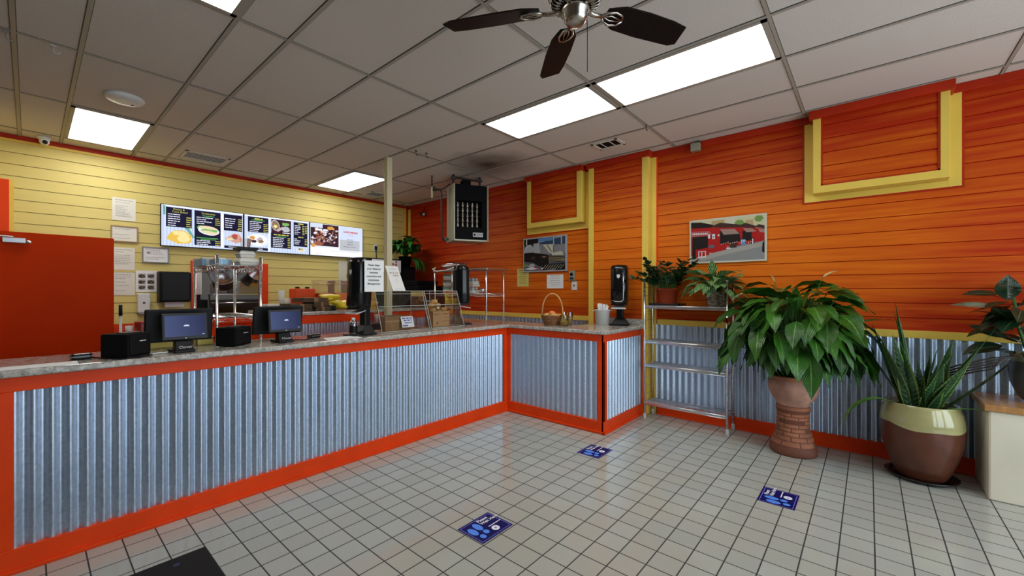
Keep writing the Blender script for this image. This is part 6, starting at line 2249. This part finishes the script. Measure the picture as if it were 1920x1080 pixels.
# cream box stand and the rubber plant
t = thing('box_stand', 'cream wooden box stand with a brown plank top, right edge of photo', 'stand', (4.72, -0.95, 0))
MB().box(-0.255, 0.25, -0.42, 0.325, 0.001, 0.622).obj('body', 'stand_cream', t, bevel=0.012)
MB().box(-0.27, 0.255, -0.44, 0.345, 0.6225, 0.668).obj('top', 'wood_top', t, bevel=0.005)
VX, VY = 4.735, -0.915
t = thing('potted_plant', 'rubber plant with broad dark leaves in a grey vase on the box stand', 'plant', (VX, VY, 0.669))
MB().lathe([(0.0, 0.0), (0.08, 0.0), (0.12, 0.05), (0.152, 0.14), (0.164, 0.22), (0.160, 0.27), (0.150, 0.295), (0.155, 0.34), (0.146, 0.345), (0.138, 0.30), (0.0, 0.29)], 48,
           mis=[0, 0, 0, 0, 0, 0, 1, 1, 1, 2], cap0=False, cap1=False).obj('vase', ['vase_dark', 'vase_rim', 'soil'], t)
rr = random.Random(41)


def rubber(mb):
    for k in range(5):
        a = 1.3 * k
        x, y = VX + 0.06 * math.cos(a), VY + 0.06 * math.sin(a)
        mb.tube([(x, y, 0.97), (x + 0.05 * math.cos(a), y + 0.05 * math.sin(a), 1.2), (x + 0.07 * math.cos(a), y + 0.08 * math.sin(a), 1.48)], 0.010, 6, mi=1)
    for k in range(44):
        a = 2.4 * k
        z = 1.0 + 0.011 * k
        el = rr.uniform(-0.25, 0.55)
        L = rr.uniform(0.17, 0.23)
        r0 = rr.uniform(0.05, 0.13)
        cx = 4.72 + r0 * math.cos(a)
        mb.leaf((cx, VY + 0.09 + r0 * math.sin(a), z), a, el, L, L * 0.5, rr.uniform(0.1, 0.5), seg=8, fold=0.15, tip=0.8, roll=rr.uniform(-0.7, 0.7), xmax=4.965)
    # the leaves that stand out against the wall
    mb.leaf((4.63, -0.68, 1.355), R(100), R(2), 0.23, 0.105, 0.05, mi=2, seg=9, fold=0.1, tip=0.8, roll=-0.35)
    mb.leaf((4.61, -0.735, 1.395), R(-9), R(82), 0.185, 0.125, 0.05, seg=9, fold=0.12, tip=0.85)
    mb.leaf((4.62, -0.75, 1.36), R(110), R(-35), 0.19, 0.12, 0.2, seg=9, fold=0.12, tip=0.85)
    mb.leaf((4.64, -0.72, 1.30), R(120), R(-40), 0.20, 0.125, 0.2, seg=9, fold=0.12, tip=0.85)
    mb.leaf((4.62, -0.78, 1.28), R(150), R(-20), 0.22, 0.13, 0.4, seg=9, fold=0.12, tip=0.85)
    mb.leaf((4.64, -0.70, 1.20), R(115), R(-10), 0.20, 0.12, 0.5, seg=9, fold=0.12, tip=0.85)


foliage(t, 'foliage', ['rubber_leaf', 'stem_green', 'rubber_variegated'], rubber)
# dry runners trailing from the vase
mb = MB()
for q in range(5):
    mb.tube([(4.62, -0.79 + 0.012 * q, 1.00), (4.60, -0.66, 0.98 - 0.02 * q), (4.66, -0.5 - 0.02 * q, 0.90 - 0.01 * q), (4.74, -0.36, 0.80 - 0.015 * q)], 0.006, 5)
o = mb.obj('trailing_stems', 'pipe_dark', None, fix=True)
o.parent = t
o.location = (-VX, -VY, -0.669)

# zz plant on the shelf
ZS = 1.2985
t = thing('tray', 'black rectangular tray under the red-brown pot on the chrome shelf', 'tray', (4.83, 1.71, ZS))
mb = MB()
mb.box(-0.10, 0.10, -0.155, 0.155, 0.0005, 0.006)
for q in ((-0.115, -0.10, -0.17, 0.17), (0.10, 0.112, -0.17, 0.17), (-0.115, 0.112, -0.17, -0.155), (-0.115, 0.112, 0.155, 0.17)):
    mb.box(q[0], q[1], q[2], q[3], 0.0005, 0.024)
mb.obj('tray', 'saucer_black', t, bevel=0.003)
ZX, ZY = 4.825, 1.715
t = thing('potted_plant', 'dark glossy zz plant in a red-brown pot on the chrome shelf', 'plant', (ZX, ZY, ZS + 0.007))
MB().lathe([(0.0, 0.0), (0.088, 0.0), (0.096, 0.02), (0.114, 0.165), (0.121, 0.168), (0.121, 0.186), (0.108, 0.186), (0.105, 0.16), (0.0, 0.158)], 40, mis=[0, 0, 0, 0, 0, 0, 0, 1], cap0=False, cap1=False).obj('pot', ['red_pot', 'soil'], t)
rr = random.Random(51)


def zz(mb):
    for k in range(22):
        a = 2 * math.pi * k / 22 + rr.uniform(-0.2, 0.2)
        el = rr.uniform(0.6, 1.4)
        L = rr.uniform(0.28, 0.43)
        if math.cos(a) > 0.3:
            el, L = max(el, 1.15), L * 0.85
        p = Vector((ZX + 0.05 * math.cos(a), ZY + 0.05 * math.sin(a), ZS + 0.16))
        d = Vector((math.cos(el) * math.cos(a), math.cos(el) * math.sin(a), math.sin(el)))
        pts = [p]
        for q in range(10):
            pts.append(pts[-1] + d * L / 10)
            d = (d + Vector((0, 0, -0.055))).normalized()
        pts = [Vector((min(q.x, 4.96), q.y, q.z)) for q in pts]
        mb.tube(pts, [0.008 * (1 - 0.07 * i) for i in range(11)], 6, mi=1)
        for i in range(3, 11):
            for s in (-1, 1):
                la = a + s * 1.05
                mb.leaf(pts[i], la, rr.uniform(0.1, 0.7), rr.uniform(0.075, 0.10), 0.050, 0.2, seg=4, fold=0.2, tip=0.8, roll=s * 0.3 + rr.uniform(-0.5, 0.5), xmax=4.965)
        mb.leaf(pts[-1], a, 0.4, 0.07, 0.03, 0.2, seg=4, fold=0.2, tip=0.75, xmax=4.965)


foliage(t, 'foliage', ['zz_leaf', 'stem_green'], zz)

KX, KY = 4.825, 1.205
t = thing('potted_plant', 'striped-leaf calathea in a pebbled grey pot on the chrome shelf', 'plant', (KX, KY, ZS + 0.0005))
MB().lathe([(0.0, 0.0), (0.078, 0.0), (0.084, 0.01), (0.104, 0.15), (0.107, 0.155), (0.098, 0.157), (0.094, 0.14), (0.0, 0.138)], 40, mis=[0] * 6 + [1], cap0=False, cap1=False).obj('pot', ['pebble_pot', 'soil'], t)
rr = random.Random(61)


def calathea(mb):
    for k in range(64):
        a = 2.4 * k + rr.uniform(-0.2, 0.2)
        el = 1.35 - 1.1 * (k / 64) + rr.uniform(-0.1, 0.1)
        sl = rr.uniform(0.12, 0.26)
        if math.cos(a) > 0.3:
            el = max(el, 1.0)
            sl *= 0.7
        p = Vector((KX, KY, ZS + 0.14))
        d = Vector((math.cos(el) * math.cos(a), math.cos(el) * math.sin(a), math.sin(el)))
        pts = [p, p + d * sl * 0.5, p + d * sl + Vector((0, 0, -0.02))]
        pts = [Vector((min(q.x, 4.96), q.y, q.z)) for q in pts]
        mb.tube(pts, 0.0035, 5, mi=1)
        L = rr.uniform(0.15, 0.22)
        mb.leaf(pts[-1], a + rr.uniform(-0.4, 0.4), el - 0.45, L, L * 0.47, rr.uniform(0.8, 1.5), seg=8, fold=0.12, tip=0.72, wave=0.002, roll=rr.uniform(-0.5, 0.5), xmax=4.965)
    mb.leaf((KX - 0.04, KY + 0.02, ZS + 0.33), R(180), R(80), 0.17, 0.09, 0.3, seg=8, fold=0.1, tip=0.78)


foliage(t, 'foliage', ['calathea_leaf', 'stem_green'], calathea)

# leafy plant in the corner
LX, LY, LZ = 4.575, 6.33, 1.9005
t = thing('potted_plant', 'bushy green plant spilling over the black cabinet in the far corner', 'plant', (LX, LY, LZ))
MB().lathe([(0.0, 0.0), (0.09, 0.0), (0.115, 0.17), (0.12, 0.17), (0.12, 0.19), (0.11, 0.19), (0.105, 0.16), (0.0, 0.15)], 28, mis=[0] * 6 + [1], cap0=False, cap1=False).obj('pot', ['black_matte', 'soil'], t)
rr = random.Random(71)


def corner(mb):
    for k in range(26):
        a = 2 * math.pi * k / 26 + rr.uniform(-0.2, 0.2)
        el = rr.uniform(0.35, 1.3)
        sl = rr.uniform(0.22, 0.40)
        if math.cos(a) > 0.3 or math.sin(a) > 0.5:
            el = max(el, 0.95)
            sl *= 0.8
        p = Vector((LX, LY, LZ + 0.16))
        d = Vector((math.cos(el) * math.cos(a), math.cos(el) * math.sin(a), math.sin(el)))
        e = p + d * sl
        e.x = min(e.x, 4.93)
        e.y = min(e.y, 6.72)
        mb.tube([p, (p + e) / 2 + Vector((0, 0, 0.02)), e], 0.006, 5, mi=1)
        for q in range(8):
            b = 2 * math.pi * q / 8 + rr.uniform(-0.2, 0.2)
            L = rr.uniform(0.17, 0.25)
            mb.leaf(e, b, rr.uniform(-0.1, 0.5), L, L * 0.40, rr.uniform(0.9, 1.5), seg=6, fold=0.15, tip=0.75, xmax=4.965)
    for k in range(14):
        a = R(rr.uniform(265, 340))
        p = Vector((LX + 0.1 * math.cos(a), LY + 0.13 * math.sin(a), LZ + 0.15))
        mb.leaf(p, a, 0.1, rr.uniform(0.35, 0.5), 0.075, 2.2, seg=8, fold=0.15, tip=0.7, xmax=4.965)


foliage(t, 'foliage', ['corner_leaf', 'stem_green'], corner)
